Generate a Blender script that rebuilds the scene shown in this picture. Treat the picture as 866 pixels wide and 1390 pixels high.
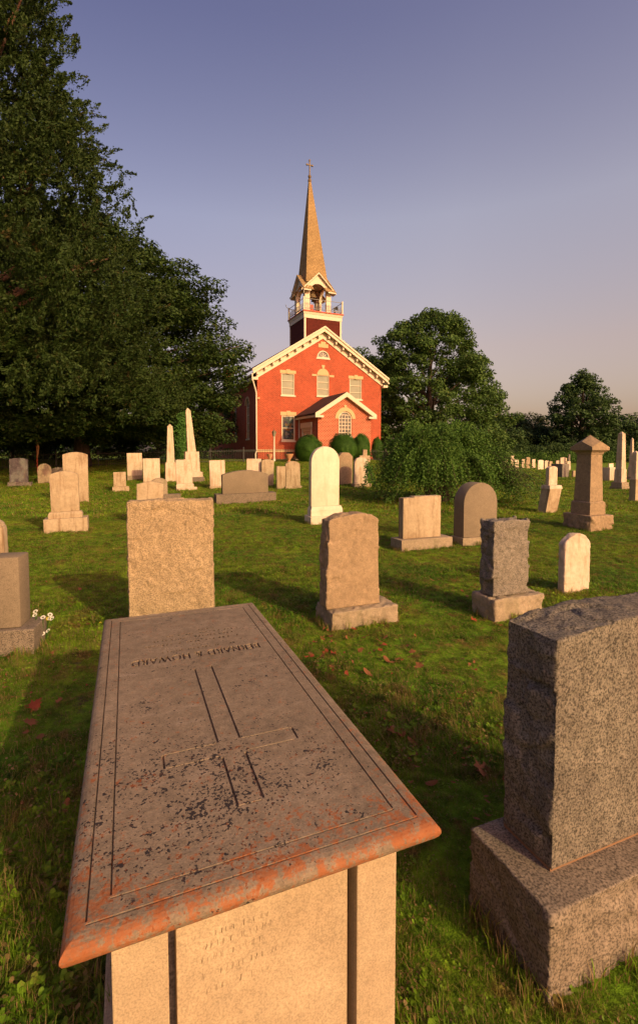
import bpy, bmesh, math, random
import numpy as np
from mathutils import Vector, Matrix
sc = bpy.context.scene
for o in list(bpy.data.objects): bpy.data.objects.remove(o)
rnd = random.Random(7); rng = np.random.default_rng(11)
R = math.radians

# ------------------------------------------------------------ camera
F, CX, CY, HY, H = 655.0, 433.0, 650.0, 613.0, 1.75     # photo pixels: focal, optical axis, horizon; eye height
PT = math.atan((CY-HY)/F); CP, SP = math.cos(PT), math.sin(PT)
cam_d = bpy.data.cameras.new('camera'); cam = bpy.data.objects.new('camera', cam_d)
sc.collection.objects.link(cam); sc.camera = cam
cam_d.sensor_fit = 'VERTICAL'; cam_d.sensor_height = 36.0; cam_d.lens = F/1390*36.0
cam_d.shift_y = -(695-CY)/1390; cam_d.clip_start = 0.05; cam_d.clip_end = 2000
cam.location = (0, 0, H); cam.rotation_euler = (math.pi/2-PT, 0, 0)

# ------------------------------------------------------------ light
SUN_EL, SUN_AZ = R(24.5), R(138)          # azimuth from +Y towards +X
sd = Vector((math.sin(SUN_AZ)*math.cos(SUN_EL), math.cos(SUN_AZ)*math.cos(SUN_EL), math.sin(SUN_EL)))
w = bpy.data.worlds.new('World'); sc.world = w; w.use_nodes = True
nt = w.node_tree; nt.nodes.clear()
sky = nt.nodes.new('ShaderNodeTexSky'); sky.sky_type = 'NISHITA'; sky.sun_disc = False
sky.sun_elevation = SUN_EL; sky.sun_rotation = SUN_AZ
sky.air_density = 1.0; sky.dust_density = 3.0; sky.ozone_density = 3.0
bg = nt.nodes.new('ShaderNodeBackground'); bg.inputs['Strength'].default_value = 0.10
wo = nt.nodes.new('ShaderNodeOutputWorld')
# evening haze: the low air is pinkish grey, the high air violet blue
tcw = nt.nodes.new('ShaderNodeTexCoord'); sep = nt.nodes.new('ShaderNodeSeparateXYZ')
rmp = nt.nodes.new('ShaderNodeValToRGB'); mul = nt.nodes.new('ShaderNodeMixRGB'); mul.blend_type = 'MULTIPLY'; mul.inputs['Fac'].default_value = 1
nt.links.new(tcw.outputs['Generated'], sep.inputs[0]); nt.links.new(sep.outputs['Z'], rmp.inputs['Fac'])
SKY = [(0.0, (1.5, .84, .62)), (.09, (1.62, .92, .64)), (.20, (2.02, 1.06, .71)), (.42, (2.4, 1.42, 1.04)), (.65, (1.6, .98, .93)), (.9, (1.3, .85, .85))]
while len(rmp.color_ramp.elements) < len(SKY): rmp.color_ramp.elements.new(.5)
for e, (p, c) in zip(rmp.color_ramp.elements, SKY): e.position = p; e.color = (*c, 1)
nt.links.new(sky.outputs[0], mul.inputs['Color1']); nt.links.new(rmp.outputs[0], mul.inputs['Color2'])
rx = nt.nodes.new('ShaderNodeValToRGB'); mapx = nt.nodes.new('ShaderNodeMapRange'); mapx.inputs['From Min'].default_value = -1; nt.links.new(sep.outputs['X'], mapx.inputs['Value']); nt.links.new(mapx.outputs[0], rx.inputs['Fac'])
rx.color_ramp.elements[0].position = .28; rx.color_ramp.elements[0].color = (.66, .69, .80, 1); rx.color_ramp.elements[1].position = .62; rx.color_ramp.elements[1].color = (1.0, 1.0, 1.0, 1)
mul2 = nt.nodes.new('ShaderNodeMixRGB'); mul2.blend_type = 'MULTIPLY'; mul2.inputs['Fac'].default_value = 1; nt.links.new(mul.outputs[0], mul2.inputs['Color1']); nt.links.new(rx.outputs[0], mul2.inputs['Color2'])
nt.links.new(mul2.outputs[0], bg.inputs['Color']); nt.links.new(bg.outputs[0], wo.inputs['Surface'])
sl_ = bpy.data.lights.new('sun', 'SUN'); sl_.energy = 2.15; sl_.angle = R(0.6); sl_.color = (1.0, .81, .365)
sun = bpy.data.objects.new('sun', sl_); sc.collection.objects.link(sun)
sun.rotation_euler = sd.to_track_quat('Z', 'Y').to_euler()
sc.view_settings.view_transform = 'Standard'; sc.view_settings.look = 'None'
sc.view_settings.gamma = 1; sc.view_settings.exposure = 0.75; sc.view_settings.use_curve_mapping = False
sc.cycles.max_bounces = 6; sc.cycles.transparent_max_bounces = 4

# ------------------------------------------------------------ numpy noise
def _h(i, j, k, s):
    n = (i*374761393 + j*668265263 + k*2147483647 + s*1274126177) & 0xffffffff
    n = ((n ^ (n >> 13))*1274126177) & 0xffffffff
    return ((n ^ (n >> 16)) & 0xffff)/65535.0
def vnoise(p, s=0):
    p = np.asarray(p, float); i = np.floor(p).astype(np.int64); f = p-i; f = f*f*(3-2*f)
    r = 0
    for a in (0, 1):
        for b in (0, 1):
            for c in (0, 1):
                wgt = (f[:, 0] if a else 1-f[:, 0])*(f[:, 1] if b else 1-f[:, 1])*(f[:, 2] if c else 1-f[:, 2])
                r = r + wgt*_h(i[:, 0]+a, i[:, 1]+b, i[:, 2]+c, s)
    return r*2-1
def fbm(p, s=0, o=3):
    a, t = 1.0, 0
    for k in range(o): t = t+a*vnoise(p*2**k, s+k); a *= .5
    return t

def facets(p, s=0):
    """tilted flat chips, like a split or pitched rock face"""
    p = np.asarray(p, float); i0 = np.floor(p).astype(np.int64); best = np.full(len(p), 1e9); out = np.zeros(len(p))
    for a in (-1, 0, 1):
        for b in (-1, 0, 1):
            for c in (-1, 0, 1):
                i, j, k = i0[:, 0]+a, i0[:, 1]+b, i0[:, 2]+c
                f = np.stack([i+_h(i, j, k, s+11), j+_h(i, j, k, s+12), k+_h(i, j, k, s+13)], 1)
                d = p-f; d2 = (d**2).sum(1); g_ = np.stack([_h(i, j, k, s+14), _h(i, j, k, s+15), _h(i, j, k, s+16)], 1)*2-1
                hgt = (d*g_).sum(1)*1.3+(_h(i, j, k, s+17)-.5)*.5
                m = d2 < best; best = np.where(m, d2, best); out = np.where(m, hgt, out)
    return out

# ------------------------------------------------------------ ground height and photo rays
def gz(x, y):
    x = np.asarray(x, float); y = np.asarray(y, float)
    a = np.clip((y-15)/24, 0, 1); a = a*a*(3-2*a)
    b = 1-np.clip((x-.06*y-1)/11, 0, 1); b = b*b*(3-2*b)
    p = np.stack([np.ravel(x)*.35, np.ravel(y)*.35, np.zeros(np.size(x))], 1)
    n = vnoise(p, 5).reshape(x.shape)*.03*np.clip((y-3)/5, 0, 1)
    return 1.02*a*b+n
def g(x, y): return float(gz(np.array([x]), np.array([y]))[0])
def ray(px, py):
    a = (px-CX)/F; b = (CY-py)/F
    return Vector((a, CP+b*SP, -SP+b*CP))
def onz(px, py, z):
    d = ray(px, py); t = (z-H)/d.z; return Vector((d.x*t, d.y*t, z))
def spot(px, py):
    z = 0
    for _ in range(40): p = onz(px, py, z); z = .5*z+.5*g(p.x, p.y)
    return Vector((p.x, p.y, z))
def column(px, Y):
    """ground point at depth Y in photo column px"""
    z = g((px-CX)/F*Y, Y); x = (px-CX)/F*(Y*CP-(z-H)*SP); return Vector((x, Y, g(x, Y)))
def zat(P, py):
    b = (CY-py)/F; y = P[1]; return (b*y*CP-y*SP)/(CP+b*SP)+H
def along(A, yaw, px):
    k = (px-CX)/F; ux, uy = math.cos(yaw), math.sin(yaw)
    return (k*(A.y*CP-(A.z-H)*SP)-A.x)/(ux-k*uy*CP)

# ------------------------------------------------------------ mesh helpers
class MB:
    def __init__(s): s.v = []; s.f = []; s.n = 0
    def add(s, vs, fs):
        s.v += [tuple(v) for v in vs]; s.f += [tuple(i+s.n for i in f) for f in fs]; s.n = len(s.v); return s
    def box(s, x0, x1, y0, y1, z0, z1, M=None):
        vs = [Vector((x, y, z)) for z in (z0, z1) for y in (y0, y1) for x in (x0, x1)]
        if M is not None: vs = [M @ v for v in vs]
        return s.add(vs, [(0, 2, 3, 1), (4, 5, 7, 6), (0, 1, 5, 4), (2, 6, 7, 3), (0, 4, 6, 2), (1, 3, 7, 5)])
    def taper(s, hx0, hy0, z0, hx1, hy1, z1, c0=(0, 0), c1=(0, 0)):
        vs = [(c0[0]+a*hx0, c0[1]+b*hy0, z0) for a, b in ((-1, -1), (1, -1), (1, 1), (-1, 1))]+[(c1[0]+a*hx1, c1[1]+b*hy1, z1) for a, b in ((-1, -1), (1, -1), (1, 1), (-1, 1))]
        return s.add(vs, [(3, 2, 1, 0), (4, 5, 6, 7), (0, 1, 5, 4), (1, 2, 6, 5), (2, 3, 7, 6), (3, 0, 4, 7)])
    def prism(s, pts, y0, y1, M=None):
        """outline pts in (x,z), counter-clockwise seen from -y, extruded from y0 (front) to y1"""
        n = len(pts); vs = [Vector((x, y0, z)) for x, z in pts]+[Vector((x, y1, z)) for x, z in pts]
        if M is not None: vs = [M @ v for v in vs]
        return s.add(vs, [tuple(range(n)), tuple(range(2*n-1, n-1, -1))]+[(i, i+n, (i+1) % n+n, (i+1) % n) for i in range(n)])
    def lathe(s, prof, seg=24, c=(0, 0)):
        vs = []; fs = []
        for r, z in prof: vs += [(c[0]+r*math.cos(2*math.pi*k/seg), c[1]+r*math.sin(2*math.pi*k/seg), z) for k in range(seg)]
        for i in range(len(prof)-1):
            for k in range(seg): a = i*seg+k; b = i*seg+(k+1) % seg; fs.append((a, b, b+seg, a+seg))
        fs.append(tuple(range(seg-1, -1, -1))); fs.append(tuple(range((len(prof)-1)*seg, len(prof)*seg)))
        return s.add(vs, fs)
    def tube(s, pts, rad, seg=7):
        pts = [Vector(p) for p in pts]; n = len(pts)
        if not hasattr(rad, '__len__'): rad = [rad]*n
        vs = []; fs = []
        for i, p in enumerate(pts):
            t = (pts[min(i+1, n-1)]-pts[max(i-1, 0)]).normalized()
            a = t.orthogonal().normalized() if i == 0 else (a-t*a.dot(t)).normalized()
            b = t.cross(a)
            vs += [p+(a*math.cos(2*math.pi*k/seg)+b*math.sin(2*math.pi*k/seg))*rad[i] for k in range(seg)]
        for i in range(n-1):
            for k in range(seg): q = i*seg+k; r2 = i*seg+(k+1) % seg; fs.append((q, r2, r2+seg, q+seg))
        fs.append(tuple(range(seg-1, -1, -1))); fs.append(tuple(range((n-1)*seg, n*seg)))
        return s.add(vs, fs)
    def mesh(s, name, bevel=0, bseg=2):
        me = bpy.data.meshes.new(name); me.from_pydata(s.v, [], s.f); me.validate()
        bm = bmesh.new(); bm.from_mesh(me); bmesh.ops.recalc_face_normals(bm, faces=bm.faces)
        if bevel:
            es = [e for e in bm.edges if len(e.link_faces) == 2 and e.calc_face_angle(0) > .6]
            bmesh.ops.bevel(bm, geom=es, offset=bevel, segments=bseg, affect='EDGES', profile=.6)
        bm.to_mesh(me); bm.free(); return me
    def build(s, name, mat, parent=None, bevel=0, smooth=0, bseg=2):
        return link(name, s.mesh(name, bevel, bseg), mat, parent, smooth)
def box_uv(me):
    n = len(me.loops)
    if not n: return
    co = np.empty(len(me.vertices)*3); me.vertices.foreach_get('co', co); co = co.reshape(-1, 3)
    vi = np.empty(n, int); me.loops.foreach_get('vertex_index', vi)
    no = np.empty(len(me.polygons)*3); me.polygons.foreach_get('normal', no); no = np.abs(no.reshape(-1, 3))
    tot = np.empty(len(me.polygons), int); me.polygons.foreach_get('loop_total', tot)
    ax = np.repeat(np.argmax(no, 1), tot); c = co[vi]
    uv = np.where((ax == 0)[:, None], c[:, [1, 2]], np.where((ax == 1)[:, None], c[:, [0, 2]], c[:, [0, 1]]))
    l = me.uv_layers.new(name='UVMap') if not me.uv_layers else me.uv_layers[0]
    l.data.foreach_set('uv', uv.astype(np.float32).ravel())
def link(name, me, mat, parent=None, smooth=0):
    me.materials.clear()
    if mat: me.materials.append(mat)
    box_uv(me); o = bpy.data.objects.new(name, me); sc.collection.objects.link(o); o.parent = parent
    if smooth:
        me.polygons.foreach_set('use_smooth', [True]*len(me.polygons))
        if smooth < 3: me.set_sharp_from_angle(angle=smooth)
    return o
def tag(o, label=None, cat=None, group=None, kind=None):
    if label: o['label'] = label
    if cat: o['category'] = cat
    if group: o['group'] = group
    if kind: o['kind'] = kind
    return o
def thing(name, loc, rz, label, cat, group=None):
    o = bpy.data.objects.new(name, None); sc.collection.objects.link(o); o.empty_display_size = .1
    o.location = loc; o.rotation_euler = (0, 0, rz); return tag(o, label, cat, group)
def applied(o, mods):
    """evaluate modifiers and store the result in the mesh"""
    for kind, kw in mods:
        m = o.modifiers.new('m', kind)
        for k, v in kw.items(): setattr(m, k, v)
    dg = bpy.context.evaluated_depsgraph_get(); dg.update()
    me = bpy.data.meshes.new_from_object(o.evaluated_get(dg)); o.modifiers.clear(); o.data = me; return o
def cut(o, cutter):
    c = link('cutter', cutter.mesh('cutter'), None, o.parent)
    applied(o, [('BOOLEAN', dict(object=c, operation='DIFFERENCE', solver='EXACT', use_self=True))])
    bpy.data.objects.remove(c); box_uv(o.data); return o
def rough(o, voxel, amp, freq, seed, mask=None):
    """turn a crisp solid into quarry-faced or worn stone"""
    applied(o, [('REMESH', dict(mode='VOXEL', voxel_size=voxel))])
    me = o.data; n = len(me.vertices); co = np.empty(n*3); me.vertices.foreach_get('co', co); co = co.reshape(-1, 3)
    no = np.empty(n*3); me.vertex_normals.foreach_get('vector', no); no = no.reshape(-1, 3)
    p = co*freq
    q = p+.6*np.stack([vnoise(p*.7+9, seed), vnoise(p*.7+19, seed+1), vnoise(p*.7+29, seed+2)], 1)
    d = .75*facets(q*.55, seed)+.45*facets(q*1.5+7, seed+3)+.22*fbm(p*3.1, seed+5, 2)
    k = amp*(mask(co, no) if mask else 1.0)
    co = co+no*(d*k)[:, None]
    me.vertices.foreach_set('co', co.ravel()); me.polygons.foreach_set('use_smooth', [True]*len(me.polygons)); me.update(); box_uv(me); return o

# ------------------------------------------------------------ materials
def nmat(name, rough_=.85, spec=.25):
    m = bpy.data.materials.new(name); m.use_nodes = True; t = m.node_tree; b = t.nodes['Principled BSDF']
    b.inputs['Roughness'].default_value = rough_; b.inputs['Specular IOR Level'].default_value = spec
    return m, t, b
def N(t, typ, **kw):
    n = t.nodes.new(typ)
    for k, v in kw.items():
        if k in n.inputs: n.inputs[k].default_value = v
        else: setattr(n, k, v)
    return n
def ramp(t, src, stops):
    r = t.nodes.new('ShaderNodeValToRGB'); els = r.color_ramp.elements
    while len(els) < len(stops): els.new(.5)
    for e, (p, c) in zip(els, stops): e.position = p; e.color = (*c, 1) if hasattr(c, '__len__') else (c, c, c, 1)
    t.links.new(src, r.inputs['Fac']); return r.outputs['Color']
def mix(t, fac, a, b, mode='MIX'):
    m = t.nodes.new('ShaderNodeMixRGB'); m.blend_type = mode
    for s, v in (('Fac', fac), ('Color1', a), ('Color2', b)):
        if isinstance(v, (int, float)): m.inputs[s].default_value = v
        elif isinstance(v, tuple): m.inputs[s].default_value = (*v, 1)
        else: t.links.new(v, m.inputs[s])
    return m.outputs[0]
def coords(t, scale=(1, 1, 1), jitter=True):
    tc = t.nodes.new('ShaderNodeTexCoord'); mp = t.nodes.new('ShaderNodeMapping'); mp.inputs['Scale'].default_value = scale
    t.links.new(tc.outputs['Object'], mp.inputs['Vector'])
    if jitter:
        oi = t.nodes.new('ShaderNodeObjectInfo'); mu = t.nodes.new('ShaderNodeMath'); mu.operation = 'MULTIPLY'; mu.inputs[1].default_value = 37
        t.links.new(oi.outputs['Random'], mu.inputs[0]); t.links.new(mu.outputs[0], mp.inputs['Location'])
    return mp.outputs[0]
def noise(t, vec, scale, detail=4, rough_=.6):
    n = t.nodes.new('ShaderNodeTexNoise'); n.inputs['Scale'].default_value = scale; n.inputs['Detail'].default_value = detail; n.inputs['Roughness'].default_value = rough_
    t.links.new(vec, n.inputs['Vector']); return n.outputs['Fac']
def bump(t, b, h, strength, dist, prev=None):
    n = t.nodes.new('ShaderNodeBump'); n.inputs['Strength'].default_value = strength; n.inputs['Distance'].default_value = dist
    t.links.new(h, n.inputs['Height'])
    if prev is not None: t.links.new(prev, n.inputs['Normal'])
    t.links.new(n.outputs[0], b.inputs['Normal']); return n.outputs[0]
def stone(name, c1, c2, speck=.0, speck_scale=160, stain=(.16, .11, .06), stain_amt=.5, streak=.4, bs=.35, grain=(.75, 1.2), lichen=0.0):
    m, t, b = nmat(name, .88, .2)
    v = coords(t); vs = coords(t, (1, 1, .12))
    base = mix(t, ramp(t, noise(t, v, 3.0, 5), [(.3, 0.0), (.7, 1.0)]), c1, c2)
    n2 = noise(t, v, 18, 6, .7)
    base = mix(t, 1.0, base, ramp(t, n2, [(.3, grain[0]), (.7, grain[1])]), 'MULTIPLY')
    if speck:
        sp = noise(t, v, speck_scale, 2, .5)
        base = mix(t, 1.0, base, ramp(t, sp, [(.36, 1-speck), (.5, 1.0), (.64, 1+speck*.6)]), 'MULTIPLY')
    st = ramp(t, noise(t, vs, 9, 4, .65), [(.5, 0.0), (.72, 1.0)])
    base = mix(t, mix(t, 1.0, st, (streak,)*3, 'MULTIPLY'), base, stain)
    bl = ramp(t, noise(t, v, 2.2, 6, .7), [(.55, 0.0), (.75, 1.0)])
    base = mix(t, mix(t, 1.0, bl, (stain_amt,)*3, 'MULTIPLY'), base, stain)
    if lichen:
        li = ramp(t, noise(t, v, 14, 5, .75), [(.62, 0.0), (.66, 1.0)])
        base = mix(t, mix(t, 1.0, li, (lichen,)*3, 'MULTIPLY'), base, (.3, .11, .03))
    t.links.new(base, b.inputs['Base Color'])
    p = bump(t, b, n2, bs, .01); bump(t, b, noise(t, v, speck_scale*.6, 3, .6), bs, .003, p)
    return m
def plain(name, c, r=.6, spec=.3, var=.15, metal=0):
    m, t, b = nmat(name, r, spec); v = coords(t)
    c0 = tuple(x*(1-var) for x in c); c1 = tuple(x*(1+var) for x in c)
    t.links.new(mix(t, noise(t, v, 6, 5, .65), c0, c1), b.inputs['Base Color']); b.inputs['Metallic'].default_value = metal
    return m
M = {}
M['marble'] = stone('aged_white_marble', (.60, .47, .36), (.50, .38, .27), stain=(.27, .17, .09), stain_amt=.55, streak=.75, bs=.3, grain=(.84, 1.1))
M['marble_tan'] = stone('tan_weathered_marble', (.42, .325, .215), (.33, .245, .15), stain=(.17, .095, .045), stain_amt=.75, streak=.85, bs=.5, grain=(.8, 1.15))
M['marble_white'] = stone('clean_white_marble', (.70, .58, .45), (.62, .50, .37), stain=(.38, .27, .16), stain_amt=.3, streak=.4, bs=.12, grain=(.93, 1.05))
M['sandstone'] = stone('brown_sandstone', (.32, .225, .135), (.26, .18, .108), speck=.25, stain=(.2, .14, .09), stain_amt=.35, streak=.25, bs=.5)
M['granite'] = stone('grey_granite', (.20, .17, .135), (.165, .14, .115), speck=.55, speck_scale=110, stain=(.12, .1, .08), stain_amt=.25, streak=.1, bs=.5)
M['granite_tan'] = stone('pinkish_tan_granite', (.35, .255, .15), (.30, .215, .125), speck=.36, speck_scale=95, stain=(.26, .18, .1), stain_amt=.25, streak=.1, bs=.6)
M['granite_dark'] = stone('dark_grey_granite', (.17, .16, .15), (.13, .12, .115), speck=.35, speck_scale=120, stain=(.26, .16, .09), stain_amt=.35, streak=.1, bs=.3)
M['granite_polished'] = stone('grey_brown_granite', (.215, .165, .112), (.18, .14, .096), speck=.25, speck_scale=150, stain=(.16, .12, .08), stain_amt=.2, streak=.15, bs=.15, grain=(.92, 1.08))
M['granite_near'] = stone('coarse_grey_granite', (.165, .14, .108), (.12, .10, .08), speck=.65, speck_scale=135, stain=(.10, .075, .05), stain_amt=.5, streak=.15, bs=.9, grain=(.7, 1.25))
M['concrete'] = stone('mossy_footing_stone', (.33, .25, .17), (.25, .195, .13), speck=.2, stain=(.14, .13, .06), stain_amt=.6, streak=.4, bs=.5)
M['pinkstone'] = stone('pinkish_footing_stone', (.20, .155, .115), (.16, .125, .09), speck=.55, speck_scale=130, stain=(.15, .11, .08), stain_amt=.35, streak=.2, bs=.6)
M['chest'] = stone('buff_chest_stone', (.41, .31, .20), (.34, .245, .15), speck=.18, speck_scale=200, stain=(.34, .22, .13), stain_amt=.5, streak=.15, bs=.45, grain=(.85, 1.1))
M['trim'] = plain('cream_trim_paint', (.60, .50, .37), .6)
M['limestone'] = plain('buff_lintel_stone', (.52, .35, .18), .8)
M['white_metal'] = plain('white_painted_metal', (.62, .54, .42), .5)
M['iron'] = plain('black_iron', (.02, .02, .02), .5)
M['bronze'] = plain('bronze', (.15, .10, .05), .6)
M['redpaint'] = plain('red_paint', (.45, .07, .03), .6)
M['wood'] = plain('dark_timber', (.16, .09, .05), .8)
M['bark'] = stone('bark', (.10, .07, .05), (.06, .045, .035), stain=(.03, .03, .02), bs=1.0, streak=.6)
M['cedar_bark'] = stone('reddish_cedar_bark', (.17, .09, .055), (.11, .065, .045), stain=(.04, .03, .02), bs=1.0, streak=.5)
M['mulch'] = stone('mulch', (.07, .035, .02), (.05, .03, .02), bs=1.0)
M['terracotta'] = plain('terracotta', (.42, .22, .11), .8)
M['mortar'] = plain('old_mortar', (.22, .12, .065), .9)
M['petal_white'] = plain('white_petal', (.8, .76, .68), .6); M['petal_yellow'] = plain('yellow_petal', (.75, .55, .03), .6)
M['ironrail'] = plain('grey_metal_rail', (.16, .15, .14), .5)
M['blind'] = plain('pale_window_blind', (.44, .40, .31), .6, var=.08)
M['curtain'] = plain('dim_interior', (.10, .08, .06), .7)

def brick(name, c1, c2, mortar, bw=.21, rh=.072, ms=.008, patches=.25):
    m, t, b = nmat(name, .9, .15); uv = t.nodes.new('ShaderNodeTexCoord').outputs['UV']
    bt = t.nodes.new('ShaderNodeTexBrick'); t.links.new(uv, bt.inputs['Vector'])
    bt.inputs['Scale'].default_value = 1; bt.inputs['Brick Width'].default_value = bw; bt.inputs['Row Height'].default_value = rh
    bt.inputs['Mortar Size'].default_value = ms; bt.inputs['Mortar Smooth'].default_value = .2; bt.inputs['Bias'].default_value = -.1
    bt.inputs['Color1'].default_value = (*c1, 1); bt.inputs['Color2'].default_value = (*c2, 1); bt.inputs['Mortar'].default_value = (*mortar, 1)
    v = coords(t)
    c = mix(t, 1.0, bt.outputs['Color'], ramp(t, noise(t, v, .7, 5, .6), [(.3, 1-patches), (.7, 1+patches)]), 'MULTIPLY')
    c = mix(t, 1.0, c, ramp(t, noise(t, v, 7, 3, .7), [(.3, .85), (.7, 1.15)]), 'MULTIPLY')
    t.links.new(c, b.inputs['Base Color']); bump(t, b, bt.outputs['Fac'], -.5, .01); return m
M['brick'] = brick('red_brick', (.34, .045, .020), (.24, .030, .014), (.44, .17, .09), bw=.235, rh=.085, ms=.011, patches=.14)
M['brick_porch'] = brick('porch_brick', (.32, .045, .021), (.23, .032, .015), (.56, .31, .18), bw=.24, rh=.105, ms=.014, patches=.1)
M['siding'] = brick('dark_red_siding', (.10, .018, .012), (.085, .015, .010), (.04, .009, .007), bw=4, rh=.12, ms=.012, patches=.12)
M['shingle'] = brick('tan_spire_shingle', (.38, .25, .115), (.29, .185, .08), (.14, .09, .045), bw=.16, rh=.14, ms=.014, patches=.15)
M['slate'] = brick('dark_roof_shingle', (.10, .05, .04), (.08, .04, .032), (.03, .02, .02), bw=.3, rh=.15, ms=.01, patches=.2)
def glass(name, c, r=.12):
    m, t, b = nmat(name, r, .6); v = coords(t); t.links.new(mix(t, noise(t, v, 3, 3), tuple(x*.7 for x in c), tuple(x*1.3 for x in c)), b.inputs['Base Color']); return m
M['glass'] = glass('dark_glass', (.05, .06, .06))
M['frost'] = glass('pale_protective_glazing', (.19, .18, .12), .5)
m, t, b = nmat('stained_glass', .2, .5); v = coords(t, jitter=False); vo = t.nodes.new('ShaderNodeTexVoronoi'); vo.inputs['Scale'].default_value = 5; t.links.new(v, vo.inputs['Vector'])
sepc = t.nodes.new('ShaderNodeSeparateColor'); t.links.new(vo.outputs['Color'], sepc.inputs[0])
t.links.new(ramp(t, sepc.outputs[0], [(0, (.03, .05, .05)), (.45, (.05, .06, .05)), (.6, (.20, .10, .03)), (.75, (.12, .16, .17)), (.9, (.04, .03, .05))]), b.inputs['Base Color']); M['stained'] = m

# ledger slab: worn brown sandstone, orange lichen thick towards the foot end, black lichen dots, pale scabs
m, t, b = nmat('ledger_sandstone', .85, .25); v = coords(t, jitter=False); M['ledger'] = m
base = mix(t, ramp(t, noise(t, v, 2.2, 6, .65), [(.3, 0.), (.7, 1.)]), (.165, .122, .082), (.23, .17, .118))
base = mix(t, 1.0, base, ramp(t, noise(t, v, 30, 6, .7), [(.3, .72), (.7, 1.25)]), 'MULTIPLY')
base = mix(t, 1.0, base, ramp(t, noise(t, v, 160, 2, .6), [(.3, .8), (.7, 1.18)]), 'MULTIPLY')
vst = coords(t, (.8, 3, 1), False); pale = ramp(t, noise(t, vst, 5, 6, .72), [(.56, 0.), (.70, 1.)])
base = mix(t, mix(t, 1.0, pale, (.5,)*3, 'MULTIPLY'), base, (.32, .245, .18))
sx = t.nodes.new('ShaderNodeSeparateXYZ'); t.links.new(v, sx.inputs[0])
def mth(op, a, b_=None, clamp=False):
    n = t.nodes.new('ShaderNodeMath'); n.operation = op; n.use_clamp = clamp
    for i, q in enumerate((a, b_)):
        if q is None: continue
        if isinstance(q, (int, float)): n.inputs[i].default_value = q
        else: t.links.new(q, n.inputs[i])
    return n.outputs[0]
# black dots: wide middle-left field in the near half
fy = mth('MULTIPLY', mth('SUBTRACT', 1.0, mth('ABSOLUTE', mth('DIVIDE', mth('ADD', sx.outputs['Y'], .66), .42))), 1.4)
fx = mth('SUBTRACT', 1.0, mth('ABSOLUTE', mth('DIVIDE', mth('ADD', sx.outputs['X'], .12), .42)))
field = mth('MULTIPLY', mth('MAXIMUM', fy, 0), mth('MAXIMUM', fx, 0), True)
dn = mth('MAXIMUM', noise(t, v, 120, 3, .5), mth('SUBTRACT', noise(t, v, 48, 3, .6), .035)); dl = noise(t, v, 7, 4, .65)
dd = mth('ADD', mth('ADD', dn, mth('MULTIPLY', dl, .35)), mth('MULTIPLY', field, .095))
base = mix(t, ramp(t, dd, [(.828, 0.), (.85, 1.)]), base, (.026, .02, .02))
# orange lichen: front rim, side rims
ey = mth('SUBTRACT', 1.0, mth('DIVIDE', mth('ADD', sx.outputs['Y'], 1.01), .26), True)
ex = mth('SUBTRACT', 1.0, mth('DIVIDE', mth('SUBTRACT', .45, mth('ABSOLUTE', sx.outputs['X'])), .16), True)
eyl = mth('SUBTRACT', 1.0, mth('DIVIDE', mth('ADD', sx.outputs['Y'], 1.01), 1.0), True)
em = mth('ADD', mth('MULTIPLY', ey, .092), mth('MULTIPLY', mth('MULTIPLY', ex, mth('ADD', eyl, .08)), .055))
ln = mth('ADD', mth('ADD', mth('MULTIPLY', noise(t, v, 17, 7, .8), .55), mth('MULTIPLY', noise(t, v, 60, 4, .75), .45)), em)
lf = ramp(t, ln, [(.572, 0.), (.60, .75), (.66, 1.)])
lc = mix(t, noise(t, v, 35, 3), (.23, .062, .016), (.31, .10, .03))
base = mix(t, mix(t, 1.0, lf, (.85,)*3, 'MULTIPLY'), base, lc)
t.links.new(base, b.inputs['Base Color'])
p = bump(t, b, noise(t, v, 22, 6, .7), .35, .008); bump(t, b, noise(t, v, 130, 3, .6), .5, .003, p)

def leafmat(name, c1, c2, c3=None, trans=.25, nscale=.5):
    m, t, b = nmat(name, .65, .15); ge = t.nodes.new('ShaderNodeNewGeometry'); v = coords(t, jitter=False)
    c = mix(t, ge.outputs['Random Per Island'], c1, c2)
    c = mix(t, 1.0, c, ramp(t, noise(t, v, nscale, 3), [(.3, .7), (.7, 1.35)]), 'MULTIPLY')
    if c3:
        c = mix(t, ramp(t, noise(t, v, nscale*3, 4, .7), [(.60, 0.), (.68, 1.)]), c, c3)
    t.links.new(c, b.inputs['Base Color'])
    tr = t.nodes.new('ShaderNodeBsdfTranslucent'); ms = t.nodes.new('ShaderNodeMixShader'); ms.inputs[0].default_value = trans
    t.links.new(c, tr.inputs['Color']); t.links.new(b.outputs[0], ms.inputs[1]); t.links.new(tr.outputs[0], ms.inputs[2])
    t.links.new(ms.outputs[0], t.nodes['Material Output'].inputs['Surface']); return m
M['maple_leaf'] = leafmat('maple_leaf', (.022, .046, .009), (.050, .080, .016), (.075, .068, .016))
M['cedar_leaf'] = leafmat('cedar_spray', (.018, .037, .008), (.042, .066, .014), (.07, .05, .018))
M['oak_leaf'] = leafmat('oak_leaf', (.045, .090, .018), (.085, .140, .030), (.13, .12, .03))
M['far_leaf'] = leafmat('distant_leaf', (.036, .070, .020), (.065, .105, .030))
M['far_leaf2'] = leafmat('distant_leaf_yellowish', (.040, .058, .018), (.070, .080, .026))
M['bush_leaf'] = leafmat('rambling_shrub_leaf', (.045, .105, .014), (.10, .18, .030), nscale=1.2)
M['box_leaf'] = leafmat('boxwood_leaf', (.030, .085, .010), (.06, .13, .016), nscale=1.0)
M['ivy_leaf'] = leafmat('ivy_leaf', (.04, .12, .02), (.08, .17, .03), nscale=2)
M['dry_leaf'] = leafmat('fallen_leaf_brown', (.20, .075, .03), (.30, .12, .05), nscale=4)
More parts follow.
